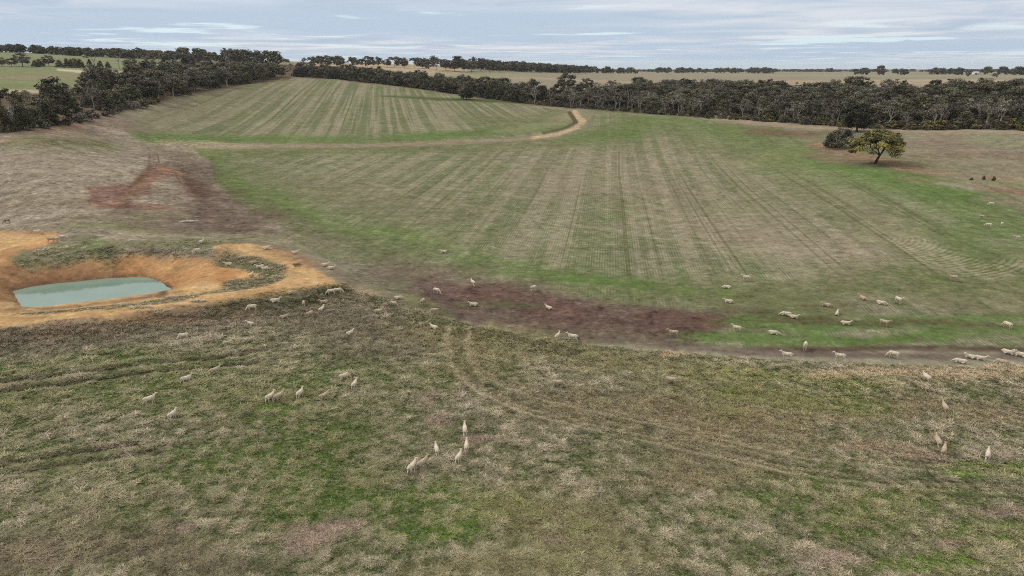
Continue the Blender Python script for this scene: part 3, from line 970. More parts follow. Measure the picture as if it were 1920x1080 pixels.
# ------------------------------------------------------------------ water
wm, h, bs, out = new_mat('milky_water')
geo = h.n('ShaderNodeNewGeometry')
nn = h.noise(geo.outputs['Position'], 0.25, 3.0, 0.5)
wc = h.mix(h.ramp(nn, 0.3, 0.7), lin4(114, 136, 124), lin4(120, 142, 130))
wm.node_tree.links.new(wc, bs.inputs['Base Color'])
bs.inputs['Roughness'].default_value = 0.04
bs.inputs['IOR'].default_value = 1.33
bs.inputs['Specular IOR Level'].default_value = 0.5
bp = h.n('ShaderNodeBump')
bp.inputs['Strength'].default_value = 0.12
bp.inputs['Distance'].default_value = 0.02
wm.node_tree.links.new(h.noise(geo.outputs['Position'], 3.0, 3.0, 0.5), bp.inputs['Height'])
wm.node_tree.links.new(bp.outputs[0], bs.inputs['Normal'])
cx = sum(p[0] for p in water_poly) / len(water_poly)
cy = sum(p[1] for p in water_poly) / len(water_poly)
bm = bmesh.new()
vs = []
for x, y in water_poly:
    dx, dy = x - cx, y - cy
    L = math.hypot(dx, dy)
    vs.append(bm.verts.new((x + dx / L * 1.3, y + dy / L * 1.3, WZ)))
fc = bm.faces.new(vs)
bm.normal_update()
if fc.normal.z < 0:
    bmesh.ops.reverse_faces(bm, faces=[fc])
wme = bpy.data.meshes.new('dam_water')
bm.to_mesh(wme)
bm.free()
wme.materials.append(wm)
tag(obj('dam_water', wme), kind='structure')


# ------------------------------------------------------------------ generic mesh builder with tint
class MB:
    def __init__(s):
        s.v, s.f, s.t = [], [], []
        s.n = 0

    def add(s, V, F, tint):
        V = np.asarray(V, np.float64)
        s.v.append(V)
        F = np.asarray(F, np.int64)
        s.f.append(F + s.n)
        t = np.asarray(tint, np.float64)
        if t.ndim == 1:
            t = np.tile(t, (len(V), 1))
        s.t.append(t)
        s.n += len(V)

    def tube(s, P, rad, sides=6, tint=(1, 1, 1), cap=True):
        P = [Vector(p) for p in P]
        V = []
        for i, p in enumerate(P):
            d = (P[min(i + 1, len(P) - 1)] - P[max(i - 1, 0)])
            d = d.normalized() if d.length > 1e-9 else Vector((0, 0, 1))
            a = d.cross(Vector((0.31, 0.87, 0.12))).normalized()
            b = d.cross(a)
            for k in range(sides):
                th = 2 * math.pi * k / sides
                V.append(p + (a * math.cos(th) + b * math.sin(th)) * rad[i])
        F = []
        for i in range(len(P) - 1):
            for k in range(sides):
                k2 = (k + 1) % sides
                F.append((i * sides + k, i * sides + k2, (i + 1) * sides + k2, (i + 1) * sides + k))
        s.add([tuple(v) for v in V], F, tint)

    def mesh(s, name, mat, smooth=False):
        V = np.vstack(s.v)
        F = np.vstack(s.f)
        me = mesh_from(name, V, F, mat, smooth)
        a = me.attributes.new('tint', 'FLOAT_COLOR', 'POINT')
        T = np.vstack(s.t)
        full = np.ones((len(V), 4), np.float32)
        full[:, :3] = T
        a.data.foreach_set('color', full.ravel())
        return me


def leaf_mat():
    m, h, bs, out = new_mat('eucalypt_foliage')
    t = attr(h, 'tint').outputs['Color']
    oi = h.n('ShaderNodeObjectInfo')
    hv = h.n('ShaderNodeHueSaturation')
    m.node_tree.links.new(t, hv.inputs['Color'])
    m.node_tree.links.new(h.ramp(oi.outputs['Random'], 0, 1, 0.485, 0.51), hv.inputs['Hue'])
    m.node_tree.links.new(h.ramp(oi.outputs['Random'], 0, 1, 0.7, 1.35), hv.inputs['Value'])
    m.node_tree.links.new(hv.outputs[0], bs.inputs['Base Color'])
    bs.inputs['Roughness'].default_value = 0.6
    bs.inputs['Specular IOR Level'].default_value = 0.2
    return m


def bark_mat():
    m, h, bs, out = new_mat('bark')
    t = attr(h, 'tint').outputs['Color']
    tcn = h.n('ShaderNodeTexCoord')
    nz = h.noise(tcn.outputs['Object'], 2.5, 4.0, 0.6)
    sc = h.vmath('SCALE', t)
    m.node_tree.links.new(h.ramp(nz, 0.3, 0.7, 0.6, 1.25), sc.node.inputs['Scale'])
    m.node_tree.links.new(sc, bs.inputs['Base Color'])
    return m


LEAF = leaf_mat()
BARK = bark_mat()
# leaf colours (base)
DKG = (0.072, 0.072, 0.040)
OLV = (0.115, 0.104, 0.054)
BRG = (0.130, 0.104, 0.074)
YEL = (0.200, 0.165, 0.045)
GRY = (0.165, 0.145, 0.118)
BLK = (0.052, 0.052, 0.030)
PALEB = (0.40, 0.365, 0.32)
GREYBK = (0.20, 0.175, 0.15)
DARKB = (0.085, 0.065, 0.05)


def leaves(mb, c, rx, rz, n, size, cols, r_):
    """n leaf sprays in an uneven clump round c"""
    c = np.array(c)
    d = r_.normal(size=(n, 3))
    d /= np.linalg.norm(d, axis=1)[:, None]
    rad = r_.random(n) ** 0.45
    wob = 1 + 0.35 * np.sin(d[:, 0] * 5 + c[0]) * np.cos(d[:, 1] * 4 + c[1])
    P = c + d * (rad * wob)[:, None] * np.array([rx, rx, rz])
    a = r_.normal(size=(n, 3))
    a /= np.linalg.norm(a, axis=1)[:, None]
    nrm = d * 0.6 + np.array([0, 0, 0.5]) + r_.normal(size=(n, 3)) * 0.5
    b = np.cross(nrm, a)
    b /= np.linalg.norm(b, axis=1)[:, None] + 1e-9
    a = np.cross(b, nrm)
    a /= np.linalg.norm(a, axis=1)[:, None] + 1e-9
    s = size * (0.5 + r_.random(n))[:, None]
    w = 0.55
    V = np.stack([P - a * s, P + b * s * w, P + a * s * 1.0, P - b * s * w], 1)
    V[:, 2] += (r_.random((n, 3)) - .5) * size * .5
    base = np.array(cols[int(r_.integers(len(cols)))])
    base = base * (0.75 + 0.5 * r_.random())
    T = base[None] * (0.7 + 0.6 * r_.random((n, 1)))
    T = np.repeat(T, 4, 0)
    F = np.arange(n * 4).reshape(n, 4)
    mb.add(V.reshape(-1, 3), F, T)


def make_tree(seed, H, Wd, base, style, cols, bark, nclump, nleaf, lsize, trunk_r=0.22, lean=(0, 0), dead=0, flat=0.55, csize=1.0, fork=0.3):
    """returns (trunk mesh, crown mesh). base = height where the crown starts."""
    r_ = np.random.default_rng(seed)
    tb, cb = MB(), MB()
    cl = []
    tries = 0
    while len(cl) < nclump and tries < 4000:
        tries += 1
        th = r_.random() * 2 * math.pi
        if style == 'umbrella':
            rr_ = Wd * math.sqrt(r_.random()) * 0.95
            z = H - csize * 0.5 - (H - base) * (0.75 * (rr_ / Wd) ** 2) * (0.5 + 0.8 * r_.random())
        elif style == 'bush':
            rr_ = Wd * r_.random() ** .5
            z = base + (H - base) * (1 - (rr_ / Wd) ** 2.2) * (r_.random() ** 0.5)
        elif style == 'open':
            rr_ = Wd * r_.random() ** .5
            z = base + (H - base) * (0.15 + 0.85 * r_.random()) * (1 - 0.5 * (rr_ / Wd) ** 2)
        else:                                   # round
            q = r_.random()
            z = base + (H - base) * q
            prof = math.sin(math.pi * min(0.97, 0.16 + 0.78 * q)) ** 0.7
            rr_ = Wd * prof * (0.35 + 0.65 * r_.random() ** .5)
        p = np.array([rr_ * math.cos(th), rr_ * math.sin(th) * 0.9, z])
        if all(np.linalg.norm((p - q2) * np.array([1, 1, 1.3])) > csize * 0.62 for q2 in cl):
            cl.append(p)
    fk = H * fork
    top = np.array([lean[0], lean[1], fk])
    mid = np.array([lean[0] * 0.4 + r_.normal() * 0.05 * H * .2, lean[1] * 0.4, fk * 0.5])
    tb.tube([(0, 0, -0.4), (0, 0, 0.15), tuple(mid), tuple(top)], [trunk_r * 1.5, trunk_r * 1.15, trunk_r, trunk_r * .85], 7, bark)
    # main limbs, each serving the clumps on its side
    nl = 4
    ph0 = r_.random() * 6.28
    limbs = []
    for k in range(nl):
        a = ph0 + 2 * math.pi * k / nl + r_.normal() * .2
        e = np.array([math.cos(a) * Wd * .45 + lean[0], math.sin(a) * Wd * .45 + lean[1], fk + (H - fk) * (.45 + .25 * r_.random())])
        m_ = top * .5 + e * .5 + np.array([math.cos(a), math.sin(a), 0]) * Wd * .08 * r_.normal()
        tb.tube([tuple(top - [0, 0, .2]), tuple(m_), tuple(e)], [trunk_r * .65, trunk_r * .45, trunk_r * .3], 5, bark)
        limbs.append((m_, e))
    for c_ in cl:
        j = min(range(nl), key=lambda q: np.linalg.norm(limbs[q][1] - c_))
        m_, e = limbs[j]
        t0 = m_ * .4 + e * .6 if r_.random() < .5 else e
        mm = (t0 + c_) / 2 + np.array([0, 0, -0.04 * H + 0.05 * H * r_.random()]) + r_.normal(size=3) * .15
        tb.tube([tuple(t0), tuple(mm), tuple(c_)], [trunk_r * .28, trunk_r * .2, trunk_r * .08], 4, bark)
        if dead > 0:
            for q in range(int(dead)):
                v = r_.normal(size=3)
                v[2] = abs(v[2]) * .8
                v = v / np.linalg.norm(v) * csize * (.6 + .7 * r_.random())
                tb.tube([tuple(mm * .3 + c_ * .7), tuple(c_ * .6 + mm * .4 + v * .55), tuple(c_ + v)], [trunk_r * .12, trunk_r * .09, trunk_r * .04], 3, bark)
        if nleaf > 0:
            f = csize * (0.7 + 0.6 * r_.random())
            leaves(cb, c_, f, f * flat, nleaf, lsize, cols, r_)
            if style in ('umbrella',) and r_.random() < .5:
                leaves(cb, c_ + np.array([r_.normal() * f * .7, r_.normal() * f * .7, -f * .2]), f * .6, f * .35, nleaf // 2, lsize, cols, r_)
    return tb.mesh('trunk', BARK, True), (cb.mesh('crown', LEAF) if nleaf > 0 else None)


MIX1 = [DKG, OLV, BRG, DKG]
MIX2 = [OLV, BRG, DKG, GRY]
KIND = {}
for i in range(3):
    KIND['umbrella%d' % i] = (make_tree(100 + i, 16, 6.0, 9.5, 'umbrella', MIX1, PALEB, 22, 90, .34, .28, flat=.38, csize=1.7, fork=.33), 16, 6.6)
for i in range(4):
    KIND['round%d' % i] = (make_tree(120 + i, 13, 4.2, 3.6, 'round', MIX1 if i % 2 else MIX2, GREYBK, 40, 90, .32, .22, flat=.7, csize=1.35, fork=.2), 13, 4.8)
for i in range(3):
    KIND['bush%d' % i] = (make_tree(140 + i, 9, 4.2, .9, 'bush', [DKG, BLK, OLV], DARKB, 44, 90, .3, .2, flat=.8, csize=1.35, fork=.15), 9, 5.0)
for i in range(3):
    KIND['open%d' % i] = (make_tree(160 + i, 14, 4.4, 5.2, 'open', MIX2, PALEB, 20, 60, .30, .24, (r_ := .5, .2), dead=2, flat=.55, csize=1.4, fork=.3), 14, 5.0)
for i in range(3):
    KIND['bare%d' % i] = (make_tree(180 + i, 12, 3.8, 3.5, 'open', MIX2, (0.34, 0.31, 0.28), 18, 0, .3, .26, (.4, -.3), dead=9, csize=1.7, fork=.3), 12, 4.4)
for i in range(2):
    KIND['wattle%d' % i] = (make_tree(200 + i, 4, 2.2, .4, 'bush', [YEL, OLV, (0.11, .11, .04)], DARKB, 16, 70, .22, .1, flat=.75, csize=.9, fork=.15), 4, 2.6)
for i in range(2):
    KIND['scrub%d' % i] = (make_tree(210 + i, 5, 2.3, .5, 'bush', [GRY, BRG, DKG], GREYBK, 16, 60, .26, .1, dead=2, flat=.8, csize=1.0, fork=.15), 5, 2.8)
# the three trees on the clay in the paddock, the clump on the hill
KIND['acacia'] = (make_tree(231, 10.2, 6.3, 1.7, 'umbrella', [(0.22, .18, .040), (0.17, .145, .045), (0.15, .13, .05), (0.09, .085, .035)], (0.06, .045, .035), 62, 210, .22, .3, (1.0, 0), dead=1, flat=.55, csize=1.45, fork=.25), 10.2, 7.0)
KIND['darkround'] = (make_tree(232, 10.5, 4.4, 1.8, 'round', [BLK, DKG, BLK], DARKB, 70, 110, .25, .3, flat=.7, csize=1.2, fork=.15), 10.5, 4.9)
KIND['greybush'] = (make_tree(233, 7.0, 4.6, 1.0, 'bush', [BRG, GRY, DKG, DKG], DARKB, 50, 90, .22, .22, dead=3, flat=.8, csize=1.15, fork=.15), 7.0, 5.2)
KIND['clump'] = (make_tree(234, 7.5, 4.5, 1.6, 'round', [BLK, DKG], DARKB, 50, 90, .3, .22, dead=4, flat=.7, csize=1.25, fork=.2), 7.5, 5.0)
for i in range(3):
    KIND['far%d' % i] = (make_tree(240 + i, 11, 5.0, 1.4, 'round' if i else 'umbrella', [DKG, OLV, DKG], GREYBK, 16, 30, .95, .25, flat=.75, csize=2.2, fork=.15), 11, 5.8)

for k_ in list(KIND):
    (tm, cm), H0, W0 = KIND[k_]
    v_ = np.empty(len((cm or tm).vertices) * 3, np.float32)
    (cm or tm).vertices.foreach_get('co', v_)
    v_ = v_.reshape(-1, 3)
    KIND[k_] = ((tm, cm), float(v_[:, 2].max() * .985), float(np.percentile(np.hypot(v_[:, 0], v_[:, 1]), 97)))

N_TREES = 0


def plant(kind, p, height, width=None, name='eucalyptus_tree', label='', cat='tree', group=None, rz=None, keep=False):
    """a tree of the given height (m) and full crown width (m), standing at p"""
    (tm, cm), H0, W0 = KIND[kind]
    s = height / H0
    sw = s if width is None else width / (2 * W0)
    sw = min(max(sw, s * .55), s * 1.9)
    root = bpy.data.objects.new(name, None)
    COL.objects.link(root)
    root.empty_display_size = 0.5
    root.location = p
    root.rotation_euler = (0, 0, rnd.random() * 6.28 if rz is None else rz)
    root.scale = (sw, sw, s)
    tag(root, label, cat, group)
    obj('trunk', tm, root)
    if cm:
        obj('crown', cm, root)
    global N_TREES
    N_TREES += 1
    return root


def plant_px(kind, px, py, hpx, wpx=None, **kw):
    p = hit(px, py)
    d = p.y * CP - (p.z - CAM_H) * SP                    # depth along the view
    return plant(kind, p, hpx * d / (FPX * CP + (540 - py) * SP), None if wpx is None else wpx * d / FPX, **kw)


def pick(*ks):
    n = {'umbrella': 3, 'round': 4, 'bush': 3, 'open': 3, 'bare': 3, 'wattle': 2, 'scrub': 2, 'far': 3}
    k = rnd.choice(ks)
    return k + str(rnd.randrange(n[k]))


# --- the single trees in the paddock
plant_px('acacia', 1641, 307, 66, 97, name='acacia_tree', label='spreading yellow green wattle tree with a leaning dark trunk standing alone on orange clay', rz=0.3)
plant_px('darkround', 1606, 247, 55, 58, name='eucalyptus_tree', label='very dark round-headed tree at the woodland edge right behind the spreading yellow green tree')
plant_px('greybush', 1574, 278, 40, 60, name='bushy_tree', label='low grey brown bushy tree left of the spreading yellow green tree on orange clay')
plant_px('bush0', 1556, 276, 28, 26, name='bushy_tree', label='small black green bush on the left side of the low grey brown bushy tree')
plant_px('clump', 875, 187, 24, 30, name='bushy_tree', label='dark dense tree clump standing alone on the brow of the hill paddock')
plant_px('bare0', 868, 186, 33, 30, name='dead_tree', label='bare twiggy dead tree standing over the dark clump on the brow of the hill paddock')
plant_px('bush1', 972, 192, 13, 12, name='bushy_tree', label='small round dark green bush at the paddock edge left of the woodland corner')
plant_px('bush1', 1844, 337, 8, 7, name='shrub', label='left of two small dark shrubs on the orange clay near the right edge', cat='shrub')
plant_px('bush2', 1863, 339, 9, 7, name='shrub', label='right of two small dark shrubs on the orange clay near the right edge', cat='shrub')
plant_px('bush0', 1821, 337, 4, 18, name='shrub', label='low flat dark shrub left of the two small shrubs on orange clay', cat='shrub')
plant_px('far1', 1650, 141, 19, 17, label='tall forked tree rising over the distant tree line on the right horizon')
plant_px('far2', 1690, 136, 8, 8, label='single dark tree on the far plain right of the tall forked tree')
plant_px('far1', 1816, 143, 8, 10, label='small dark tree on the far plain below the white shed')
plant_px('far1', 1865, 145, 8, 10, label='small dark tree on the far plain right of the white shed')

# --- skyline and back row on the left, tree by tree
BACKROW = [
    (4, 125, 18, 18, 'round'), (22, 125, 17, 20, 'round'), (43, 125, 28, 32, 'round'), (68, 125, 13, 16, 'bush'), (76, 125, 15, 18, 'bush'), (92, 124, 21, 22, 'round'),
    (112, 126, 15, 15, 'bush'), (128, 127, 18, 18, 'bush'), (140, 127, 19, 20, 'bush'), (151, 127, 18, 16, 'bush'), (169, 127, 17, 12, 'bush'),
    (178, 127, 32, 36, 'umbrella'), (188, 127, 14, 12, 'bush'), (203, 128, 13, 12, 'bush'),
    (224, 130, 40, 36, 'umbrella'), (246, 130, 20, 26, 'round'), (262, 132, 43, 30, 'umbrella'), (282, 131, 26, 26, 'round'), (300, 134, 39, 36, 'umbrella'), (318, 133, 34, 26, 'round'),
    (337, 134, 36, 42, 'umbrella'), (356, 134, 30, 26, 'round'), (372, 136, 38, 32, 'umbrella'), (388, 136, 32, 26, 'round'), (403, 138, 40, 28, 'umbrella'), (418, 138, 36, 24, 'round'),
    (432, 140, 50, 28, 'open'), (446, 140, 40, 26, 'round'), (462, 140, 36, 28, 'round'), (478, 140, 34, 26, 'round'),
]
adj = {'round': 'round-headed dark', 'bush': 'low dark bushy', 'umbrella': 'flat-topped umbrella', 'open': 'tall open-crowned'}
for i, (px, py, hh, ww, kd) in enumerate(BACKROW):
    if px < 215:
        lab = '%s tree in the row across the left paddock, below the hilltop tree line' % adj[kd]
        grp = 'trees in the row across the left paddock, %s' % adj[kd]
        if px == 43:
            lab, grp = 'largest round dark tree in the row across the far left paddock', None
        elif px == 178:
            lab, grp = 'wide flat-topped tree standing over the small bushes of the row across the left paddock', None
        elif px == 203:
            lab, grp = 'small bush at the right end of the row across the left paddock', None
        elif px == 92:
            lab, grp = 'round tree standing right of the largest tree in the far left row', None
    else:
        lab = '%s tree on the left skyline behind the tree belt' % adj[kd]
        grp = 'trees on the left skyline, %s' % adj[kd]
        if px == 224:
            lab, grp = 'tall umbrella tree with pale trunks above the pale heap in the left paddock', None
        elif px == 262:
            lab, grp = 'leaning flat-topped tree, second tall umbrella tree of the left skyline', None
        elif px == 432:
            lab, grp = 'tallest open-crowned tree on the left skyline, well above its neighbours', None
    plant_px(kd + str(i % 3), px, py, hh, ww, label=lab, group=grp)

# skyline of the far middle
MIDROW = [(536, 132, 22, 22, 'umbrella'), (572, 128, 20, 14, 'umbrella'), (586, 127, 13, 14, 'round'), (600, 126, 17, 14, 'umbrella'), (614, 125, 12, 12, 'round'), (636, 126, 14, 14, 'round'), (642, 123, 11, 12, 'round'), (668, 124, 12, 12, 'round'),
          (688, 124, 19, 18, 'umbrella'), (700, 124, 12, 12, 'round'), (708, 124, 18, 12, 'umbrella'), (726, 126, 16, 18, 'round'), (740, 127, 21, 28, 'umbrella'), (758, 127, 14, 14, 'round'), (777, 128, 20, 20, 'umbrella'), (792, 128, 12, 14, 'round'),
          (818, 133, 24, 26, 'umbrella'), (836, 132, 22, 18, 'round'), (852, 134, 22, 22, 'round'), (870, 135, 22, 20, 'round'), (884, 134, 20, 22, 'round'), (902, 134, 20, 20, 'round'), (918, 134, 17, 20, 'round'),
          (936, 135, 16, 20, 'round'), (952, 135, 16, 16, 'round'),
          (980, 135, 17, 14, 'round'), (1010, 136, 15, 12, 'round'), (1024, 136, 13, 12, 'round'), (1034, 136, 13, 12, 'round'), (1048, 136, 13, 14, 'round'), (1070, 139, 18, 22, 'round'), (1085, 139, 14, 14, 'round'), (1098, 139, 18, 12, 'round')]
for i, (px, py, hh, ww, kd) in enumerate(MIDROW):
    lab = '%s tree of the far row behind the pale stubble paddock' % adj[kd] if px < 800 else '%s tree in the far clump at the middle of the horizon' % adj[kd]
    grp = ('far row behind the pale stubble, ' if px < 800 else 'far clump at the middle of the horizon, ') + kd
    if px == 572:
        lab, grp = 'umbrella tree standing above the left end of the pale far stubble', None
    elif px == 777:
        lab, grp = 'flat-topped tree at the right end of the row behind the pale stubble', None
    plant_px(('round' if kd == 'round' else 'umbrella') + str(i % 3), px, py, hh, ww, label=lab, group=grp)


LOOK = {'round': 'round-headed dark', 'bush': 'low dense dark', 'open': 'thin-crowned pale-trunked', 'umbrella': 'flat-topped', 'bare': 'bare grey', 'wattle': 'yellow olive', 'scrub': 'grey green'}
MASS = []                                       # trees too many or too hidden to be told apart


def belt(edge, depth, step, rows_, hm, kinds, where, parts_, cat='tree', jit=.35, first=0.0, hvar=.25, wide=1.25, mass=False, until=None):
    """rows of trees parallel to a ground edge given by spots of the photograph, filled away from the viewer"""
    W_ = [hit(*p) for p in edge]
    for r_i in range(rows_):
        off = first + (depth * r_i / max(rows_ - 1, 1) if rows_ > 1 else 0)
        seg = [(W_[i], W_[i + 1], (W_[i + 1] - W_[i]).length) for i in range(len(W_) - 1)]
        L = sum(s_[2] for s_ in seg)
        t = rnd.random() * step
        while t < L:
            q = t
            for a, b, l in seg:
                if q <= l:
                    break
                q -= l
            q = min(q, l)
            p = a.lerp(b, q / l)
            d2 = Vector((b.y - a.y, -(b.x - a.x), 0)).normalized()
            if d2.dot(Vector((p.x, p.y, 0))) < 0:
                d2 = -d2
            p = p + d2 * (off + rnd.uniform(-jit, jit) * step * .6)
            p.z = ground_z(p.x, p.y) - .05
            hgt = hm * (1 + rnd.uniform(-hvar, hvar))
            k = pick(*kinds)
            kk = k[:-1]
            if kk in ('scrub', 'bush') and cat == 'tree':
                hgt *= .75
            W0 = KIND[k][2] * 2 * hgt / KIND[k][1] * wide * rnd.uniform(.85, 1.15)
            if mass:
                MASS.append((tuple(p), k, W0 / (2 * KIND[k][2]), hgt / KIND[k][1]))
            else:
                sec = parts_[min(int(t / L * len(parts_)), len(parts_) - 1)]
                nm = 'dead_tree' if kk == 'bare' else ('eucalyptus_tree' if cat == 'tree' else 'shrub')
                plant(k, p, hgt, W0, name=nm, label='%s %s %s %s' % (LOOK[kk], cat, where, sec), cat=cat, group='%s %ss %s %s' % (LOOK[kk], cat, where, sec))
            t += step * rnd.uniform(.7, 1.35)


# left belt, notable ones first
plant_px('round1', 108, 232, 86, 72, label='big spreading tree with a pale forked trunk at the front of the left belt')
plant_px('open0', 153, 213, 46, 30, label='narrow tree with a straight pale trunk right of the big tree in the left belt')
plant_px('umbrella1', 28, 238, 72, 46, label='arching tree at the far left end of the tree belt')
plant_px('open2', 178, 206, 58, 24, label='thin grey sparse-crowned tree sticking out of the left belt')
plant_px('open1', 325, 181, 46, 34, label='tree with a white trunk at the front edge where the left belt bends')
plant_px('open0', 298, 192, 50, 30, label='sparse pale-limbed tree behind the front edge of the left belt')
plant_px('open2', 548, 144, 26, 12, label='single white trunk at the corner where the two tree belts meet')
FR = iter(('dark bushy tree cut by the left frame edge, nearest of the left belt', 'dark bushy tree right of the one at the left frame edge', 'smaller bushy tree left of the big spreading tree', 'bushy tree leaning against the left side of the big spreading tree', 'bushy tree between the big spreading tree and the straight pale trunk', 'dark bushy tree right of the thin grey sparse-crowned tree', 'low round tree in the middle of the left belt front', 'round dark tree just before the belt narrows', 'dark tree standing higher than its neighbours where the left belt bends', 'dark bushy tree left of the white-trunked tree at the belt bend'))
for px, py, hh, ww in ((8, 247, 60, 44), (45, 243, 48, 44), (62, 238, 40, 36), (88, 234, 50, 44), (135, 223, 44, 40), (200, 208, 40, 36), (222, 203, 36, 34), (245, 198, 40, 38), (268, 190, 46, 48), (285, 192, 42, 36)):
    plant_px(pick('round', 'bush', 'round'), px, py, hh, ww, label=next(FR))
LB = [(300, 188), (325, 181), (400, 167), (480, 154), (540, 145)]
belt(LB, 8, 8.0, 2, 10.5, ['round', 'round', 'bush', 'open', 'round'], 'in the left belt', ['at its bend', 'between bend and corner', 'near the corner of the hill paddock'], first=2)
belt(LB, 16, 8.0, 3, 11.0, ['round', 'round', 'bush'], '', [''], first=16, mass=True)
belt([(0, 240), (115, 226), (200, 206), (300, 186)], 9, 9, 2, 6.5, ['round', 'bush', 'round', 'open', 'scrub'], '', [''], first=8, mass=True)
belt([(-60, 262), (0, 250), (60, 241), (200, 214), (300, 192)], 0, 9, 1, 3.4, ['scrub', 'wattle', 'scrub'], 'at the foot of the left belt', ['at the left edge', 'left of the big spreading tree', 'right of the big spreading tree', 'below the belt bend'], cat='shrub')
# central belt along the top of the hill paddock
CB = [(545, 143), (640, 149), (720, 158), (800, 168), (870, 178), (985, 194)]
belt(CB, 5, 6.0, 1, 9.0, ['round', 'bush', 'round', 'bush'], 'in the belt behind the hill paddock', ['by the paddock corner', 'left of its middle', 'right of its middle', 'by the lone clump', 'near the woodland corner'], first=2)
belt(CB, 14, 6.0, 3, 10.0, ['round', 'bush', 'round'], '', [''], first=7, mass=True)
belt(CB, 5, 4.0, 2, 4.0, ['scrub', 'bush'], '', [''], first=1, mass=True)
# right wood
WE = [(990, 194), (1080, 203), (1200, 212), (1300, 219), (1440, 228), (1520, 234), (1700, 243), (1960, 247)]
for px, py, hh, ww, kd, lab in ((1218, 212, 44, 34, 'bare1', 'pale bare dead tree at the woodland edge with widely forked limbs'),
                                (1272, 214, 52, 26, 'bare2', 'tall pale dead tree with a white trunk at the woodland edge'),
                                (1492, 230, 40, 36, 'open1', 'pale-limbed tree with white trunk above the bare ground in the woodland'),
                                (1712, 228, 44, 32, 'bare0', 'grey bare-limbed tree behind the yellow shrubs at the woodland edge'),
                                (1755, 226, 44, 34, 'bare1', 'second bare-limbed grey tree right of the wattle shrubs'),
                                (1835, 227, 46, 36, 'bare2', 'leaning white-trunked dead tree in the right part of the woodland'),
                                (1795, 228, 38, 26, 'open2', 'pale twin-trunked tree left of the leaning white dead tree'),
                                (1440, 226, 34, 24, 'bare0', 'thin grey dead tree where the woodland edge bends'),
                                (1002, 195, 34, 34, 'bare2', 'grey bare-topped tree at the left corner of the woodland'),
                                (1065, 170, 34, 40, 'round1', 'dark tall tree rising behind the left part of the woodland'),
                                (1100, 172, 26, 26, 'round2', 'round tree rising above the woodland left of its middle'),
                                (1195, 178, 34, 32, 'round3', 'big dark tree standing above the woodland right of the field drain'),
                                (1605, 186, 44, 60, 'round0', 'broad tree crown rising highest over the middle of the woodland'),
                                (1560, 186, 38, 30, 'round2', 'dark crown left of the highest crown in the woodland'),
                                (1504, 186, 32, 20, 'bush1', 'small round crown poking out above the woodland'),
                                (1690, 186, 36, 18, 'round1', 'narrow dark crown standing out against the far plain'),
                                (1380, 186, 30, 26, 'round3', 'dark crown above the woodland against the far pale paddock')):
    plant_px(kd, px, py, hh, ww, label=lab, name='dead_tree' if kd.startswith('bare') else 'eucalyptus_tree')
SECW = ['at its left corner', 'above the field drain', 'left of its middle', 'near the lone dark tree', 'right of the lone wattle', 'at the right edge']
belt(WE, 12, 8.0, 2, 8.8, ['round', 'open', 'open', 'bush', 'open', 'bare'], 'in the front of the right woodland', SECW, first=4)
belt(WE, 110, 7.0, 14, 9.6, ['round', 'round', 'bush', 'open', 'round'], '', [''], first=22, mass=True)
belt(WE, 30, 5.0, 5, 3.2, ['scrub', 'bush', 'scrub'], '', [''], first=4, mass=True)
belt(WE, 0, 6.0, 1, 3.0, ['wattle', 'scrub', 'scrub', 'wattle'], 'along the edge of the right woodland', SECW, cat='shrub', first=0.5)
belt(WE[4:], 3, 5.0, 2, 3.0, ['wattle', 'wattle', 'scrub'], 'at the foot of the right woodland', ['behind the lone trees', 'under the dead trees', 'at the right edge'], cat='shrub', first=1.5)


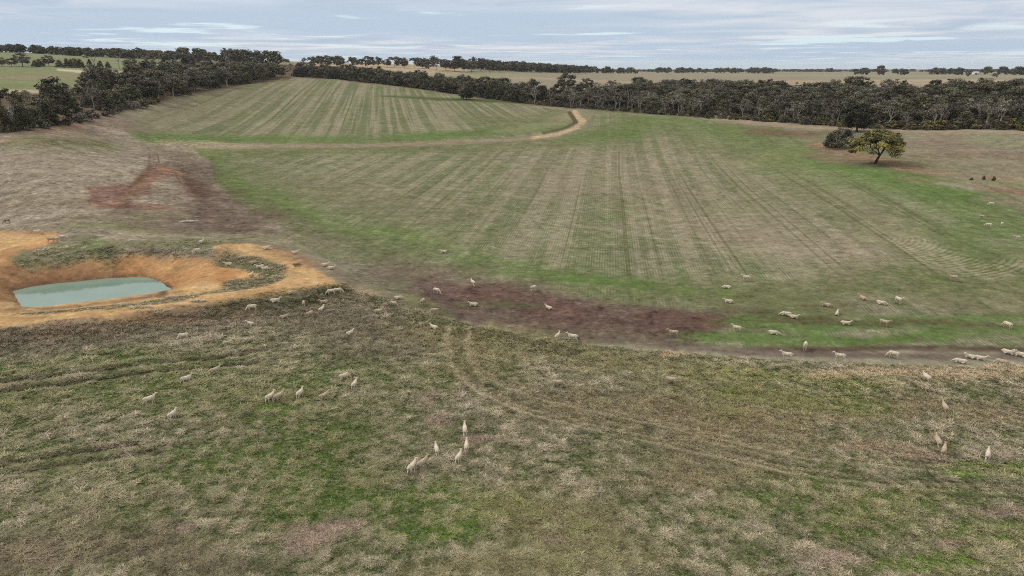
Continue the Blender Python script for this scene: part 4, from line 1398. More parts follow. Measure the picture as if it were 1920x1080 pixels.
# ------------------------------------------------------------------ instanced masses (uncountable stuff)
def scatter(name, P, rot, scl, which, srcs, tint=None):
    me = bpy.data.meshes.new(name)
    me.vertices.add(len(P))
    me.vertices.foreach_set('co', np.asarray(P, np.float32).ravel())
    a = me.attributes.new('rot', 'FLOAT_VECTOR', 'POINT')
    a.data.foreach_set('vector', np.asarray(rot, np.float32).ravel())
    a = me.attributes.new('scl', 'FLOAT_VECTOR', 'POINT')
    a.data.foreach_set('vector', np.asarray(scl, np.float32).ravel())
    a = me.attributes.new('which', 'INT', 'POINT')
    a.data.foreach_set('value', np.asarray(which, np.int32))
    if tint is not None:
        a = me.attributes.new('itint', 'FLOAT_COLOR', 'POINT')
        full = np.ones((len(P), 4), np.float32)
        full[:, :3] = tint
        a.data.foreach_set('color', full.ravel())
    ng = bpy.data.node_groups.new(name + '_scatter', 'GeometryNodeTree')
    ng.interface.new_socket('Geometry', in_out='INPUT', socket_type='NodeSocketGeometry')
    ng.interface.new_socket('Geometry', in_out='OUTPUT', socket_type='NodeSocketGeometry')
    gi = ng.nodes.new('NodeGroupInput')
    go = ng.nodes.new('NodeGroupOutput')
    jn = ng.nodes.new('GeometryNodeJoinGeometry')

    def named(nm, dt):
        nd = ng.nodes.new('GeometryNodeInputNamedAttribute')
        nd.data_type = dt
        nd.inputs['Name'].default_value = nm
        return [o_ for o_ in nd.outputs if o_.enabled and o_.name == 'Attribute'][0]
    ro, so, wo_ = named('rot', 'FLOAT_VECTOR'), named('scl', 'FLOAT_VECTOR'), named('which', 'INT')
    for k_, src in [(k_, x_) for k_, t_ in enumerate(srcs) for x_ in (t_ if isinstance(t_, tuple) else (t_,))]:
        oi = ng.nodes.new('GeometryNodeObjectInfo')
        oi.inputs['Object'].default_value = src
        oi.inputs['As Instance'].default_value = True
        ip = ng.nodes.new('GeometryNodeInstanceOnPoints')
        cmp_ = ng.nodes.new('FunctionNodeCompare')
        cmp_.data_type = 'INT'
        cmp_.operation = 'EQUAL'
        ii = [s_ for s_ in cmp_.inputs if s_.enabled]
        ng.links.new(wo_, ii[0])
        ii[1].default_value = k_
        ng.links.new(gi.outputs[0], ip.inputs['Points'])
        ng.links.new(cmp_.outputs[0], ip.inputs['Selection'])
        ng.links.new(oi.outputs['Geometry'], ip.inputs['Instance'])
        ng.links.new(ro, ip.inputs['Rotation'])
        ng.links.new(so, ip.inputs['Scale'])
        ng.links.new(ip.outputs[0], jn.inputs[0])
    ng.links.new(jn.outputs[0], go.inputs[0])
    o = obj(name, me)
    md = o.modifiers.new('scatter', 'NODES')
    md.node_group = ng
    o['kind'] = 'stuff'
    return o


# the depth of the woods: trees behind the front rows
kinds_used = sorted(set(m_[1] for m_ in MASS))
src_t = []
for k_ in kinds_used:
    (tm, cm), H0, W0 = KIND[k_]
    t_ = [bpy.data.objects.new('tree_form', tm)]
    if cm:
        t_.append(bpy.data.objects.new('tree_form', cm))
    src_t.append(tuple(t_))
n = len(MASS)
rot = np.zeros((n, 3))
rot[:, 2] = rng.random(n) * 6.28
o = scatter('woodland', [m_[0] for m_ in MASS], rot, [(m_[2], m_[2], m_[3]) for m_ in MASS], [kinds_used.index(m_[1]) for m_ in MASS], src_t)
o['label'] = 'dense dark eucalypt woodland and undergrowth behind the front rows of trees'
print('mass', n)

# distant woods: one mass of far trees
far_src = []
for i in range(3):
    (tm, cm), H0, W0 = KIND['far%d' % i]
    far_src.append(bpy.data.objects.new('far_tree_form', cm))
FP, FS, FW = [], [], []


def far_line(pp, step_m, h_m, depth=30, rows_=2):
    W_ = [hit(*p) for p in pp]
    for a, b in zip(W_[:-1], W_[1:]):
        L = (b - a).length
        n = max(1, int(L / step_m)) * rows_
        n = min(n, 260)
        for _ in range(n):
            t = rnd.random()
            p = a.lerp(b, t)
            dd = Vector((p.x, p.y, 0)).normalized()
            p = p + dd * rnd.random() * depth
            p.z = ground_z(p.x, p.y) - .3
            s_ = h_m * rnd.uniform(.6, 1.3) / 11.0
            FP.append(tuple(p))
            FS.append((s_ * 1.1, s_ * 1.1, s_))
            FW.append(rnd.randrange(3))


far_line([(-80, 98), (60, 100), (160, 106), (240, 110), (340, 112)], 4.5, 8, 40, 3)
far_line([(340, 118), (430, 122), (520, 124)], 10, 14, 60, 3)
far_line([(560, 122), (640, 121), (760, 124), (800, 126)], 12, 9, 40, 2)
far_line([(800, 130), (880, 132), (960, 134), (1110, 136)], 12, 11, 90, 3)
far_line([(600, 126), (760, 127)], 40, 8, 60, 1)
far_line([(960, 135), (1100, 137), (1195, 138)], 14, 11, 100, 2)
far_line([(1225, 137), (1330, 137), (1450, 138)], 16, 13, 120, 2)
far_line([(1440, 134.5), (1560, 135.5)], 34, 12, 200, 2)
far_line([(1600, 141), (1700, 141)], 15, 11, 80, 2)
far_line([(1740, 140), (1820, 141)], 15, 12, 100, 2)
far_line([(1840, 140), (1990, 142)], 15, 13, 100, 2)
far_line([(1100, 134.5), (1250, 135)], 50, 11, 200, 2)
# horizon woods, several kilometres off
for _ in range(1100):
    az = R_(rnd.uniform(-20, 46))
    Rr = rnd.choice((3300, 4000, 5200)) + rnd.uniform(-120, 120)
    if vnoise(az * 9, Rr / 900.0, 77) < .45:
        continue
    x, y = Rr * math.sin(az), Rr * math.cos(az)
    s_ = rnd.uniform(8, 13) / 11
    FP.append((x, y, ground_z(x, y) - 1))
    FS.append((s_ * 2.2, s_ * 2.2, s_))
    FW.append(rnd.randrange(3))
n = len(FP)
rot = np.zeros((n, 3))
rot[:, 2] = rng.random(n) * 6.28
o = scatter('distant_woodland', FP, rot, FS, FW, far_src)
o['label'] = 'dark distant woodland along the horizon and on the far left hill'

# heading: direction the sheep faces as seen in the photograph. r right, l left, a away, t towards, combinations between
HEAD = {'r': 0, 'l': 180, 'a': 90, 't': -90, 'ra': 45, 'la': 135, 'rt': -40, 'lt': 220, 'raa': 65, 'laa': 115, 'rra': 20, 'lla': 160, 'llt': 200, 'rrt': -20}
FLOCK = [
    # x, foot y, pose, heading, tone, label
    (281, 759, 'walk', 'rra', 0, 'white sheep walking right below the twin wheel ruts, leftmost in the foreground'),
    (350, 719, 'walk', 'rra', 0, 'white sheep walking right between the wheel ruts and the leftmost sheep'),
    (404, 704, 'walk', 'rra', 1, 'sheep walking right beside the end of the twin wheel ruts'),
    (324, 787, 'stand', 'ra', 0, 'white sheep looking up, lowest one on the left side of the grass'),
    (507, 754, 'walk', 'ra', 0, 'left sheep of the pair walking side by side in the left foreground'),
    (524, 753, 'walk', 'ra', 1, 'right greyish sheep of the pair walking side by side in the left foreground'),
    (563, 747, 'stand', 'raa', 0, 'sheep with its head up just right of the walking pair'),
    (608, 752, 'stand', 'ra', 1, 'small greyish sheep on the grass between the walking pair and the upper two'),
    (646, 714, 'graze', 'rra', 0, 'hunched pale sheep beside a taller standing one, above the small greyish sheep'),
    (665, 730, 'stand', 'raa', 0, 'standing sheep right of the hunched pale one'),
    (773, 887, 'walk', 'raa', 0, 'lowest sheep, left of the six walking away in the centre'),
    (792, 880, 'walk', 'ra', 1, 'sheep walking away just right of the lowest sheep in the centre'),
    (819, 853, 'walk', 'a', 0, 'middle sheep of the six walking away, with a gap on each side'),
    (860, 868, 'walk', 'raa', 0, 'sheep with long pale hind legs walking behind the right file of three'),
    (875, 847, 'walk', 'a', 0, 'second sheep in the right file of three walking away'),
    (872, 817, 'walk', 'a', 0, 'front sheep of the file of three walking away in the centre'),
    (1736, 716, 'stand', 'la', 0, 'sheep with head raised to the left on the dry straw below the contour bank'),
    (1770, 774, 'stand', 'laa', 1, 'brownish sheep facing left up the slope near the right edge of the grass'),
    (1757, 839, 'walk', 'laa', 1, 'grey sheep half hidden behind another one, low on the right'),
    (1768, 855, 'stand', 'a', 1, 'grey sheep seen from behind in front of its neighbour, low on the right'),
    (1850, 863, 'walk', 'a', 0, 'cream sheep walking away on bright green grass, low at the right edge'),
    (1045, 638, 'stand', 'raa', 0, 'slim sheep standing with its head high on the contour bank beside a trotting one'),
    (1074, 640, 'walk', 'lla', 0, 'sheep stepping left on the contour bank right of the slim standing one'),
    (1029, 580, 'lie', 'la', 0, 'bright white sheep lying alone on the bare brown soil'),
    (1000, 546, 'graze', 'ra', 0, 'sheep grazing with lowered head at the top of the bare brown soil'),
    (1262, 632, 'stand', 'l', 1, 'greyish sheep standing side-on at the right end of the brown soil'),
    (1381, 622, 'stand', 'l', 0, 'sheep standing where the brown soil meets the bright green'),
    (1450, 627, 'liedown', 'r', 0, 'small sheep curled up on bright green right of the brown soil'),
    (1363, 541, 'liedown', 'l', 0, 'white sheep lying flat on green above another lying sheep'),
    (1399, 527, 'walk', 'l', 0, 'farthest white sheep on the green right of the lying pair'),
    (1366, 568, 'lie', 'l', 0, 'lying sheep facing left with head up, below the flat white one'),
    (1046, 727, 'graze', 'r', 1, 'brownish sheep grazing deep in dry grass in the middle foreground'),
    (1257, 722, 'stand', 'l', 1, 'brown stained sheep standing deep in dry grass right of centre'),
    (1475, 674, 'stand', 'l', 0, 'large sheep on the contour bank facing left, left one of the three in line'),
    (1574, 676, 'walk', 'l', 0, 'sheep walking left along the contour bank, middle one of the three in line'),
    (1675, 672, 'graze', 'l', 0, 'sheep grazing on the contour bank, right one of the three in line'),
    (1509, 656, 'stand', 't', 0, 'sheep facing the viewer on the green strip above the contour bank'),
    (1801, 681, 'liedown', 'l', 0, 'sheep lying in the dry grass edge, lowest of the resting group on the right'),
    (1819, 672, 'lieturn', 'l', 0, 'resting sheep, left one of the touching pair on the dark soil edge'),
    (1837, 675, 'lie', 'r', 0, 'resting sheep, right one of the touching pair on the dark soil edge'),
    (1889, 664, 'lie', 'r', 0, 'sheep lying on dark soil facing right near the right frame edge'),
    (1914, 669, 'lie', 'l', 0, 'sheep cut by the right frame edge on the dark soil'),
    (1877, 688, 'graze', 'l', 1, 'dull sheep grazing in dry grass under the resting group'),
    (1585, 609, 'lie', 'r', 0, 'white sheep lying sideways on a brown scar in the green'),
    (1657, 612, 'stand', 'rrt', 1, 'thin sheep standing on the brown scar, facing right'),
    (1888, 616, 'graze', 'la', 0, 'sheep grazing on bright green close to the right frame edge'),
    (1569, 591, 'lie', 'a', 0, 'white sheep sitting with its back to the viewer above the one lying on the scar'),
    (1474, 592, 'liedown', 'l', 0, 'left lying sheep of the pair at the start of the brown scar'),
    (1488, 597, 'lie', 'r', 0, 'right lying sheep of the pair at the start of the brown scar'),
    (1549, 575, 'lieturn', 'l', 1, 'grey resting sheep up and left of the sitting white one'),
    (1617, 562, 'lieturn', 'la', 1, 'grey resting sheep on a dark patch left of a lying white one'),
    (1652, 571, 'liedown', 'r', 0, 'white sheep lying just left of a thin-legged standing one'),
    (1684, 569, 'stand', 'rt', 0, 'bright sheep standing with thin legs on green right of a lying white one'),
    (1787, 527, 'stand', 'l', 1, 'lone sheep on the curved stubble rows, above the other sheep on the right'),
    (1858, 386, 'graze', 'l', 0, 'farthest sheep on the right, below the red clay strip'),
    (1840, 410, 'stand', 'l', 1, 'tan sheep with lowered head in the far right group on the slope'),
    (1853, 426, 'graze', 'l', 0, 'grazing sheep under the tan one in the far right group'),
    (1878, 425, 'stand', 't', 0, 'small sheep facing the viewer in the far right group'),
    (1907, 450, 'stand', 'lt', 0, 'sheep lowest in the far right group on the slope'),
    (832, 474, 'lie', 'l', 0, 'single sheep lying on the green strip between dam and stubble field'),
    (887, 537, 'walk', 'at' if False else 'laa', 0, 'sheep with straddled legs at the upper left rim of the brown soil'),
    (819, 551, 'graze', 'rt', 0, 'white sheep grazing head down left of the brown soil'),
    (793, 572, 'graze', 'raa', 1, 'greyish grazing sheep on the dark strip below the white grazing one'),
    (747, 561, 'liedown', 'r', 0, 'sheep lying flat on the contour bank above a standing one'),
    (739, 576, 'graze', 'rt', 1, 'sheep standing in grass right under the one lying flat on the bank'),
    (710, 591, 'stand', 'r', 1, 'grey brown sheep facing right at the head of the grass slope'),
    (815, 589, 'graze', 'l', 1, 'dull sheep grazing on the crest of the contour bank'),
    (888, 574, 'lie', 'l', 0, 'sheep lying with raised head at the lower left of the brown soil'),
    (814, 617, 'lie', 'la', 0, 'bright sheep lying in grass where the curved wheel tracks begin'),
    (621, 553, 'graze', 'l', 0, 'left sheep of the overlapping pair at the tip of the orange bank'),
    (634, 551, 'graze', 'r', 0, 'right sheep of the overlapping pair at the tip of the orange bank'),
    (545, 552, 'liedown', 'r', 1, 'sheep lying at the edge of the orange bank above the lone white one'),
    (516, 567, 'lie', 'r', 0, 'white sheep lying on the dark slope just under the orange track'),
    (570, 575, 'graze', 'a', 1, 'grey brown thin sheep on the dark slope under the orange bank'),
    (608, 569, 'lie', 'l', 1, 'sheep lying with head to the left under the overlapping pair'),
    (603, 583, 'lie', 'raa', 0, 'little white sheep sitting on brown grass below the overlapping pair'),
    (582, 596, 'graze', 'ra', 1, 'grazing sheep left of the little sitting one'),
    (533, 597, 'lie', 'r', 1, 'dull sheep lying on the slope between the dam and the foreground'),
    (656, 628, 'lie', 'ra', 0, 'sheep sitting with neck stretched up on brown grass right of the slope'),
    (470, 610, 'lieturn', 'la', 0, 'white sheep lying below the standing one on the dam slope'),
    (473, 583, 'graze', 'l', 0, 'sheep standing on the foot of the dam slope, head to the left'),
    (499, 468, 'lieturn', 'r', 0, 'sheep resting at the top of the orange spoil above the dam'),
    (554, 476, 'lie', 'r', 0, 'sheep resting on the rim where the spoil meets the field'),
    (457, 485, 'liedown', 'l', 1, 'sheep lying on orange spoil at the upper edge of the grassy pocket'),
    (429, 498, 'lie', 'l', 0, 'white sheep lying at the left end of the grassy pocket'),
    (475, 495, 'liedown', 'r', 1, 'dull sheep lying at the top of the grassy pocket'),
    (488, 503, 'lie', 'l', 0, 'sheep in the grassy pocket left of the largest one there'),
    (498, 510, 'graze', 'r', 0, 'largest sheep standing in the grassy pocket of the dam'),
    (471, 518, 'lie', 'raa', 0, 'sheep sitting low in the grassy pocket near its front'),
    (556, 499, 'liedown', 'r', 2, 'dark brown sheep lying on the orange spoil'),
    (610, 499, 'lie', 'r', 0, 'left sheep of the two resting beyond the orange tip'),
    (621, 505, 'lie', 'r', 0, 'right sheep of the two resting beyond the orange tip'),
    (345, 637, 'graze', 'l', 0, 'white sheep grazing alone on the grass in front of the dam bank'),
    (378, 456, 'lie', 'ra', 0, 'small sheep on the green strip behind the dam'),
    (370, 475, 'graze', 'l', 0, 'white sheep on the tussock bank behind the dam'),
    (14, 419, 'graze', 'l', 2, 'dark-headed sheep grazing at the left frame edge'),
    (71, 440, 'graze', 'r', 0, 'left sheep of the three on the orange clay, far left'),
    (118, 450, 'graze', 'r', 0, 'right and largest sheep of the three on the orange clay, far left'),
    (97, 455, 'graze', 'r', 1, 'lower dusty sheep of the three on the orange clay, far left'),
]
# ------------------------------------------------------------------ grass
def tuft_mesh(seed, n, length, spread, width, droop, ground_spread):
    r_ = np.random.default_rng(seed)
    mb = MB()
    for i in range(n):
        a = r_.random() * 6.283
        b0 = np.array([math.cos(a) * ground_spread * r_.random(), math.sin(a) * ground_spread * r_.random(), -0.03])
        a2 = a + r_.normal() * .7
        d = np.array([math.cos(a2), math.sin(a2), 0])
        L = length * (.6 + .7 * r_.random())
        tilt = spread * (.4 + .8 * r_.random())
        p1 = b0 + d * L * .35 * tilt + np.array([0, 0, L * .55])
        p2 = b0 + d * L * (.9 * tilt + .1) + np.array([0, 0, L * (.85 - droop * r_.random())])
        sd_ = np.array([-d[1], d[0], 0]) * width * (.7 + .6 * r_.random())
        V = [b0 - sd_, b0 + sd_, p1 + sd_ * .8, p1 - sd_ * .8, p2 + sd_ * .15, p2 - sd_ * .15]
        t = .75 + .5 * r_.random()
        T = np.array([[.55 * t] * 3, [.55 * t] * 3, [.95 * t] * 3, [.95 * t] * 3, [1.2 * t] * 3, [1.2 * t] * 3])
        T = np.array([[t] * 3] * 6)
        mb.add(V, [(0, 1, 2, 3), (3, 2, 4, 5)], T)
    return mb


tm_, h, bs, out = new_mat('grass_blades')
it = attr(h, 'itint', 'INSTANCER').outputs['Color']
vt = attr(h, 'tint').outputs['Color']
mc = h.vmath('MULTIPLY', it, vt)
tm_.node_tree.links.new(mc, bs.inputs['Base Color'])
bs.inputs['Roughness'].default_value = 0.8
bs.inputs['Specular IOR Level'].default_value = 0.1
tufts = []
for i, (n, L, sp, w, dr, gs) in enumerate(((20, .19, 1.1, .018, .5, .17), (18, .22, 1.4, .020, .7, .18), (22, .13, 1.3, .026, .4, .19), (14, .24, .8, .014, .25, .12))):
    mb = tuft_mesh(300 + i, n, L, sp, w, dr, gs)
    tufts.append(bpy.data.objects.new('tuft_form', mb.mesh('tuft', tm_)))


def sample_grid(arr, x, y):
    az = np.arctan2(x, y)
    R0 = np.hypot(x, y)
    f = np.interp(az, AZ, np.arange(NA))
    hh = np.interp(R0, RR, np.arange(NR))
    i = np.clip(f.astype(int), 0, NA - 2)
    j = np.clip(hh.astype(int), 0, NR - 2)
    u = f - i
    v = hh - j
    if arr.ndim == 3:
        u = u[:, None]
        v = v[:, None]
    return (arr[j, i] * (1 - u) + arr[j, i + 1] * u) * (1 - v) + (arr[j + 1, i] * (1 - u) + arr[j + 1, i + 1] * u) * v


NT = 600000
# density falls with distance so that near tufts get the detail
Rt = 29 + (118 - 29) * rng.random(NT) ** 1.3
At = (rng.random(NT) * 2 - 1) * R_(44.5)
xt = Rt * np.sin(At)
yt = Rt * np.cos(At)
ht = sample_grid(PAR[..., 3], xt, yt)
cl1 = fbm(xt / .7, yt / .7, 3, 91, .7)
cl2 = fbm(xt / 4.5, yt / 4.5, 3, 95)
keep = (ht > .12) & (rng.random(NT) < np.clip(ht * .9 + cl1 * .7, .1, 1))
xt, yt, ht, cl1, cl2, Rt = xt[keep], yt[keep], ht[keep], cl1[keep], cl2[keep], Rt[keep]
n = len(xt)
zt = sample_grid(Zg, xt, yt)
ta = sample_grid(CAcol, xt, yt)
tb_ = sample_grid(CBcol, xt, yt)
fmix = np.clip(.37 + cl1 * 1.3 + cl2 * .6 + rng.normal(size=n) * .22, -.25, 1.2)[:, None]
tt = ta * (1 - fmix) + tb_ * fmix
lum_ = tt.mean(1, keepdims=True)
grn_ = np.clip((tt[:, 1:2] / np.maximum(tt[:, 0:1], 1e-3) - .9) * 3, 0, 1)
tt = lum_ + (tt - lum_) * (1.0 + .22 * grn_)
tt *= 1 + (1 - grn_) * np.array([.02, .005, .0])
tt *= (1.64 + rng.normal(size=(n, 1)) * .42 + cl1[:, None] * .95 + cl2[:, None] * .2)
SHP = np.array([hit(f_[0], f_[1])[:2] for f_ in FLOCK])
dryb = (rng.random((n, 1)) < .06)
tt = np.where(dryb, tt * .4 + C(196, 184, 152) * .6, tt)
tt = np.clip(tt, .012, .62)
dryness = (tt[:, 0] / np.maximum(tt[:, 1], 1e-3))
wh_ = np.where(dryness < .95, 2, rng.integers(0, 2, n))
wh_ = np.where(rng.random(n) < .012, 3, wh_)
scl = (0.7 + .5 * rng.random(n)) * (0.75 + .3 * np.clip(cl1 + cl2, -1, 1) + .4 * np.clip(cl1, 0, 1)) * (.72 + .28 * sstep(38, 66, Rt)) * (.6 + .4 * ht) * 1.05
gone = np.zeros(n, bool)
for q_, pl_ in enumerate(rut_w):
    dr_, _ = seg_dist(xt, yt, pl_)
    dr_ = dr_ + cl1 * .12
    if q_ < 4:
        gone |= (dr_ < .26) & (rng.random(n) < .9)
    else:
        fd_ = np.clip(.55 + .9 * fbm(xt / 4, yt / 4, 2, 99), .1, 1)[:, None]
        k_ = np.exp(-(dr_ / .32) ** 2)[:, None] * np.maximum(fd_, .3) * sstep(34, 12, xt)[:, None]
        tt = tt * (1 - k_ * .8) + C(208, 192, 156) * 1.35 * k_ * .8
        scl = scl * (1 - .5 * k_[:, 0])
        k_ = np.exp(-((dr_ - .8) / .25) ** 2)[:, None] * np.maximum(fd_, .4)
        tt = tt * (1 - .5 * k_)
        scl = scl * (1 - .35 * k_[:, 0])
scl = np.stack([scl * 1.15, scl * 1.15, scl], 1)
rot = np.stack([rng.normal(size=n) * .15, rng.normal(size=n) * .15, rng.random(n) * 6.28], 1)
free = ~gone
for sx_, sy_ in SHP:
    free &= ((xt - sx_) ** 2 + (yt - sy_) ** 2) > .5 ** 2
o = scatter('grass', np.stack([xt, yt, zt], 1)[free], rot[free], scl[free], wh_[free], tufts, tt[free])
o['label'] = 'rough mixed green and dry pasture grass filling the foreground'
print('tufts', n)

# tall pale dry grass at the dam and along the bank
TP, TS, TT = [], [], []


def reeds(px, py, ru, rv, n_, col_, s0=2.0):
    for _ in range(n_):
        a = rnd.random() * 6.283
        q = rnd.random() ** .5
        p = hit(px + ru * q * math.cos(a), py + rv * q * math.sin(a))
        if p.z < WZ + .1:
            continue
        TP.append(tuple(p))
        s_ = s0 * rnd.uniform(.6, 1.2)
        TS.append((s_ * .8, s_ * .8, s_))
        c_ = C(*col_) * rnd.uniform(1.3, 1.8)
        TT.append(tuple(np.clip(c_, 0, .8)))


for (px, py, ru, rv, n_) in ((78, 474, 16, 5, 70), (100, 469, 18, 5, 80), (128, 464, 12, 4, 30), (158, 466, 4, 2, 8), (250, 578, 8, 2, 14), (272, 577, 14, 1.5, 20), (372, 565, 16, 2, 40), (500, 520, 30, 3, 26), (300, 583, 20, 2, 14),
                             (655, 503, 40, 12, 30), (700, 525, 30, 10, 24), (640, 485, 24, 8, 10)):
    reeds(px, py, ru, rv, n_, (186, 174, 140) if px < 600 else (150, 142, 118), 1.5 if px < 600 else 0.9)
for (px, py, ru, rv, n_) in ((60, 622, 110, 6, 130), (200, 612, 90, 6, 90), (340, 590, 60, 5, 60), (150, 622, 100, 6, 90)):
    reeds(px, py, ru, rv, n_, (150, 136, 112), 1.6)
for (px, py, ru, rv, n_) in ((250, 474, 50, 4, 90), (330, 474, 50, 4, 90), (200, 483, 50, 3, 40), (90, 490, 60, 3, 40)):
    reeds(px, py, ru, rv, n_ // 2, (132, 122, 98), 1.1)
for (px, py, ru, rv, n_) in ((1560, 705, 60, 8, 130), (1640, 700, 60, 8, 130), (1800, 705, 60, 9, 130), (1880, 690, 40, 6, 60), (1260, 668, 24, 5, 40)):
    reeds(px, py, ru, rv, n_, (184, 164, 128), 1.5)
n = len(TP)
rot = np.stack([rng.normal(size=n) * .1, rng.normal(size=n) * .1, rng.random(n) * 6.28], 1)
o = scatter('dry_grass', TP, rot, TS, rng.integers(0, 2, n) * 3, tufts, np.array(TT))
o['label'] = 'tall pale dry grass clumps on the dam banks and along the contour bank'

# ------------------------------------------------------------------ sheep
sm, h, bs, out = new_mat('shorn_fleece')
tcn = h.n('ShaderNodeTexCoord')
oi = h.n('ShaderNodeObjectInfo')
nz = h.noise(tcn.outputs['Object'], 7.0, 4.0, 0.6)
nz2 = h.noise(tcn.outputs['Object'], 2.2, 2.0, 0.5)
fle = h.mix(h.ramp(nz, .35, .7), lin4(188, 174, 154), lin4(216, 205, 186))
fle = h.mix(h.math('MULTIPLY', h.ramp(nz2, .5, .7), .45), fle, lin4(168, 146, 122))
fle = h.mix(1.0, fle, oi.outputs['Color'], 'MULTIPLY')
sm.node_tree.links.new(fle, bs.inputs['Base Color'])
bp = h.n('ShaderNodeBump')
bp.inputs['Strength'].default_value = .5
bp.inputs['Distance'].default_value = .03
sm.node_tree.links.new(nz, bp.inputs['Height'])
sm.node_tree.links.new(bp.outputs[0], bs.inputs['Normal'])


def sheep_mesh(pose):
    """one continuous body: overlapping volumes fused by a voxel remesh. Faces +X, stands on z = 0."""
    mb = MB()

    def blob(c_, r3, ang=0.0):
        bm_ = bmesh.new()
        bmesh.ops.create_uvsphere(bm_, u_segments=14, v_segments=10, radius=1.0)
        M = Matrix.Translation(c_) @ Matrix.Rotation(ang, 4, 'Y') @ Matrix.Diagonal((r3[0], r3[1], r3[2], 1))
        V_ = [tuple(M @ v_.co) for v_ in bm_.verts]
        F_ = [[v_.index for v_ in f_.verts] for f_ in bm_.faces]
        bm_.free()
        F4 = [f_ if len(f_) == 4 else [f_[0], f_[1], f_[2], f_[2]] for f_ in F_]
        return V_, F_

    allV, allF = [], []

    def addb(VF):
        V_, F_ = VF
        o_ = len(allV)
        allV.extend(V_)
        allF.extend([[i_ + o_ for i_ in f_] for f_ in F_])

    def limb(P, R3, sides=8):
        V_, F_ = [], []
        P = [Vector(p) for p in P]
        for i_, p in enumerate(P):
            d_ = (P[min(i_ + 1, len(P) - 1)] - P[max(i_ - 1, 0)]).normalized()
            a_ = d_.cross(Vector((0, 1, 0)))
            a_ = a_.normalized() if a_.length > .01 else Vector((1, 0, 0))
            b_ = d_.cross(a_)
            for k_ in range(sides):
                th = 2 * math.pi * k_ / sides
                V_.append(tuple(p + (a_ * math.cos(th) + b_ * math.sin(th)) * R3[i_]))
        for i_ in range(len(P) - 1):
            for k_ in range(sides):
                k2 = (k_ + 1) % sides
                F_.append([i_ * sides + k_, i_ * sides + k2, (i_ + 1) * sides + k2, (i_ + 1) * sides + k_])
        F_.append(list(range(sides))[::-1])
        F_.append([(len(P) - 1) * sides + k_ for k_ in range(sides)])
        addb((V_, F_))

    lie = pose.startswith('lie')
    dz = -0.34 if lie else 0.0
    # trunk: deep chest, belly rising to the flank, broad rump
    addb(blob((0.26, 0, .64 + dz), (.30, .175, .22)))
    addb(blob((0.00, 0, .62 + dz), (.36, .205, .215)))
    addb(blob((-.30, 0, .66 + dz), (.26, .185, .20)))
    addb(blob((-.44, 0, .68 + dz), (.13, .12, .13)))
    limb([(-.53, 0, .74 + dz), (-.60, 0, .68 + dz), (-.62, 0, .56 + dz)], [.035, .032, .02], 6)
    # legs
    if not lie:
        sw = {'stand': (0, 0, 0, 0), 'turn': (0, .03, 0, -.03), 'graze': (.06, -.08, .05, -.05), 'walk': (.16, -.14, -.14, .17)}[pose]
        for (sx_, sy_, s_) in ((.32, .10, sw[0]), (.32, -.10, sw[1])):
            limb([(sx_, sy_, .55), (sx_ + .02 + s_ * .3, sy_, .36), (sx_ - .005 + s_ * .6, sy_, .20), (sx_ + s_, sy_, .05), (sx_ + .02 + s_, sy_, 0)], [.085, .05, .033, .028, .036])
        for (sx_, sy_, s_) in ((-.40, .105, sw[2]), (-.40, -.105, sw[3])):
            limb([(sx_, sy_, .60), (sx_ + .08 + s_ * .3, sy_, .44), (sx_ - .07 + s_ * .6, sy_, .27), (sx_ - .03 + s_, sy_, .06), (sx_ + .0 + s_, sy_, 0)], [.12, .075, .034, .028, .036])
    else:
        for sy_ in (.13, -.13):
            limb([(.34, sy_, .20), (.48, sy_, .07), (.34, sy_ * 1.1, .035)], [.07, .045, .035])
            limb([(-.36, sy_ * 1.1, .24), (-.14, sy_ * 1.35, .10), (-.34, sy_ * 1.5, .04), (-.20, sy_ * 1.6, .035)], [.11, .08, .04, .032])
    # neck and head
    ty = 0.0
    if pose in ('stand', 'walk', 'lie'):
        A0, B0, Hd, ang = (.44, 0, .74 + dz), (.59, 0, .88 + dz), (.65, 0, .95 + dz), .45
    elif pose in ('turn', 'lieturn'):
        A0, B0, Hd, ang = (.42, 0, .74 + dz), (.54, .10, .89 + dz), (.56, .17, .95 + dz), .4
        ty = 1.0
    elif pose == 'graze':
        A0, B0, Hd, ang = (.46, 0, .62), (.68, 0, .36), (.74, 0, .22), 1.15
    else:                                       # liedown: head low in front
        A0, B0, Hd, ang = (.44, 0, .36), (.62, .03, .26), (.70, .05, .20), .6
    limb([(A0[0] - .16, A0[1], A0[2] - .06), A0, B0, Hd], [.15, .125, .085, .07])
    # head: skull, muzzle, ears sideways
    fw = Vector((math.cos(ang), 0, -math.sin(ang)))
    side = Vector((0, 1, 0))
    if ty:
        fw = Vector((.25, .85, -.45)).normalized()
        side = Vector((-.95, .28, 0)).normalized()
    Hd = Vector(Hd)
    limb([tuple(Hd - fw * .06), tuple(Hd + fw * .03), tuple(Hd + fw * .13), tuple(Hd + fw * .22), tuple(Hd + fw * .25)], [.06, .078, .06, .042, .03])
    upv = side.cross(fw)
    if upv.z < 0:
        upv = -upv
    for q in (1, -1):
        e0 = Hd + side * q * .05 + upv * .03
        e1 = Hd + side * q * .19 + upv * .045 - fw * .03
        limb([tuple(e0), tuple((e0 + e1) / 2 - Vector((0, 0, .0))), tuple(e1)], [.024, .034, .014], 6)
    me_ = bpy.data.meshes.new('raw')
    me_.from_pydata(allV, [], allF)
    tmp = bpy.data.objects.new('raw', me_)
    COL.objects.link(tmp)
    md = tmp.modifiers.new('r', 'REMESH')
    md.mode = 'VOXEL'
    md.voxel_size = .019
    md.use_smooth_shade = True
    ms = tmp.modifiers.new('s', 'SMOOTH')
    ms.factor = .5
    ms.iterations = 2
    dg = bpy.context.evaluated_depsgraph_get()
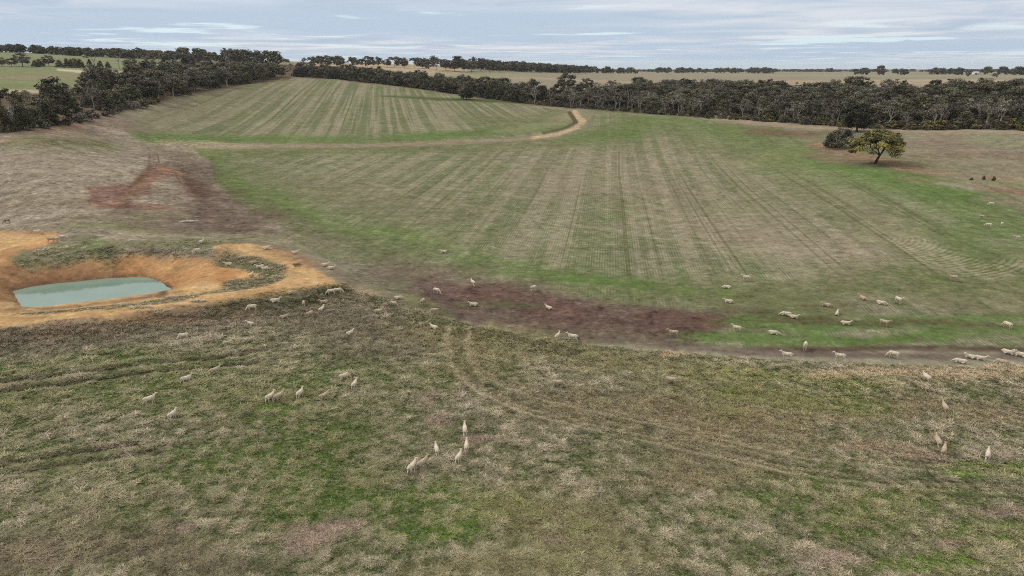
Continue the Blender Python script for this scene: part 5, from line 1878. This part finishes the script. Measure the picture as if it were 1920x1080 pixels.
    res = bpy.data.meshes.new_from_object(tmp.evaluated_get(dg))
    bpy.data.objects.remove(tmp)
    bpy.data.meshes.remove(me_)
    res.name = 'sheep'
    res.materials.clear()
    res.materials.append(sm)
    return res


SHEEP = {}
for ps in ('stand', 'turn', 'walk', 'graze', 'lie', 'lieturn', 'liedown'):
    SHEEP[ps] = sheep_mesh(ps)

TONE = {0: (1.0, 1.0, 1.0, 1), 1: (.72, .68, .62, 1), 2: (.34, .28, .23, 1)}
for (px, py, ps, hd, tn, lab) in FLOCK:
    p = hit(px, py)
    az = math.atan2(p.x, p.y)
    a = R_(HEAD[hd] + rnd.uniform(-8, 8)) - az
    s_ = rnd.uniform(.92, 1.08) * .89
    o = obj('sheep', SHEEP[ps], None, (p.x, p.y, ground_z(p.x, p.y) + .02), a, (s_, s_, s_))
    o.color = TONE[tn]
    tag(o, lab, 'sheep', 'flock of sheep grazing and resting on the farm')

# ------------------------------------------------------------------ fallen log, far shed
lg = MB()
lg.tube([(-1.6, 0, .16), (-.5, .05, .2), (.6, -.05, .22), (1.7, .1, .18)], [.13, .17, .16, .11], 8, (.55, .50, .42))
lg.tube([(.1, 0, .22), (-.3, .1, .7), (-.5, .1, 1.0)], [.09, .06, .03], 6, (.55, .50, .42))
lg.tube([(1.0, 0, .2), (1.4, -.3, .5), (1.6, -.5, .55)], [.07, .05, .02], 6, (.55, .50, .42))
o = obj('fallen_log', lg.mesh('fallen_log', BARK, True), None, hit(354, 417), .1, (1, 1, 1))
tag(o, 'bleached fallen log lying on the brown scar behind the dam', 'log')


def flat_mat(name, c_, rough=.6):
    m, h_, b_, o_ = new_mat(name)
    g_ = h_.n('ShaderNodeNewGeometry')
    nz_ = h_.noise(g_.outputs['Position'], 1.5, 3.0, .5)
    cc = h_.mix(nz_, tuple(x * .8 for x in c_) + (1,), tuple(min(1, x * 1.1) for x in c_) + (1,))
    m.node_tree.links.new(cc, b_.inputs['Base Color'])
    b_.inputs['Roughness'].default_value = rough
    return m


def boxm(x0, x1, y0, y1, z0, z1):
    V_ = [(x, y, z) for x in (x0, x1) for y in (y0, y1) for z in (z0, z1)]
    F_ = [(0, 1, 3, 2), (4, 6, 7, 5), (0, 4, 5, 1), (2, 3, 7, 6), (0, 2, 6, 4), (1, 5, 7, 3)]
    return V_, F_


p = hit(1829, 140)
shed = bpy.data.objects.new('farm_shed', None)
COL.objects.link(shed)
shed.location = p
tag(shed, 'small white farm shed among dark trees on the right horizon', 'shed')
k_ = (p - cam.location).length / FPX
wS = 9 * k_ / 2
hS = 3.2 * k_
V_, F_ = boxm(-wS, wS, -wS * .5, wS * .5, -1, hS)
obj('wall', mesh_from('wall', V_, F_, flat_mat('white_cladding', (.72, .72, .70))), shed)
rf = [(-wS * 1.04, -wS * .56, hS), (wS * 1.04, -wS * .56, hS), (wS * 1.04, 0, hS * 1.4), (-wS * 1.04, 0, hS * 1.4), (wS * 1.04, wS * .56, hS), (-wS * 1.04, wS * .56, hS)]
obj('roof', mesh_from('roof', rf, [(0, 1, 2, 3), (3, 2, 4, 5)], flat_mat('pale_roof_sheet', (.6, .6, .6))), shed)
V_, F_ = boxm(-wS * .5, wS * .1, -wS * .5 - .1, -wS * .5 + .05, 0, hS * .8)
obj('door', mesh_from('door', V_, F_, flat_mat('dark_door', (.12, .12, .12))), shed)

print('trees', N_TREES, 'sheep', len(FLOCK), 'grid', NR, NA, 'far', len(FP))

# ------------------------------------------------------------------ haze
hm_ = bpy.data.materials.new('thin_haze')
hm_.use_nodes = True
hm_.node_tree.nodes.clear()
hg = G(hm_.node_tree)
ho = hg.n('ShaderNodeOutputMaterial')
pv = hg.n('ShaderNodeVolumePrincipled')
pv.inputs['Color'].default_value = (.86, .92, 1.0, 1)
pv.inputs['Density'].default_value = 0.00005
pv.inputs['Anisotropy'].default_value = 0.2
hm_.node_tree.links.new(pv.outputs[0], ho.inputs['Volume'])
V_, F_ = boxm(-23000, 23000, -23000, 23000, float(Zg.min()) - 3, max(110.0, float(Zg.max()) + 30))
o = obj('haze', mesh_from('haze', V_, F_, hm_))
o['kind'] = 'stuff'
o['label'] = 'thin pale air haze over the farmland'
print('z', Zg.min(), Zg.max())
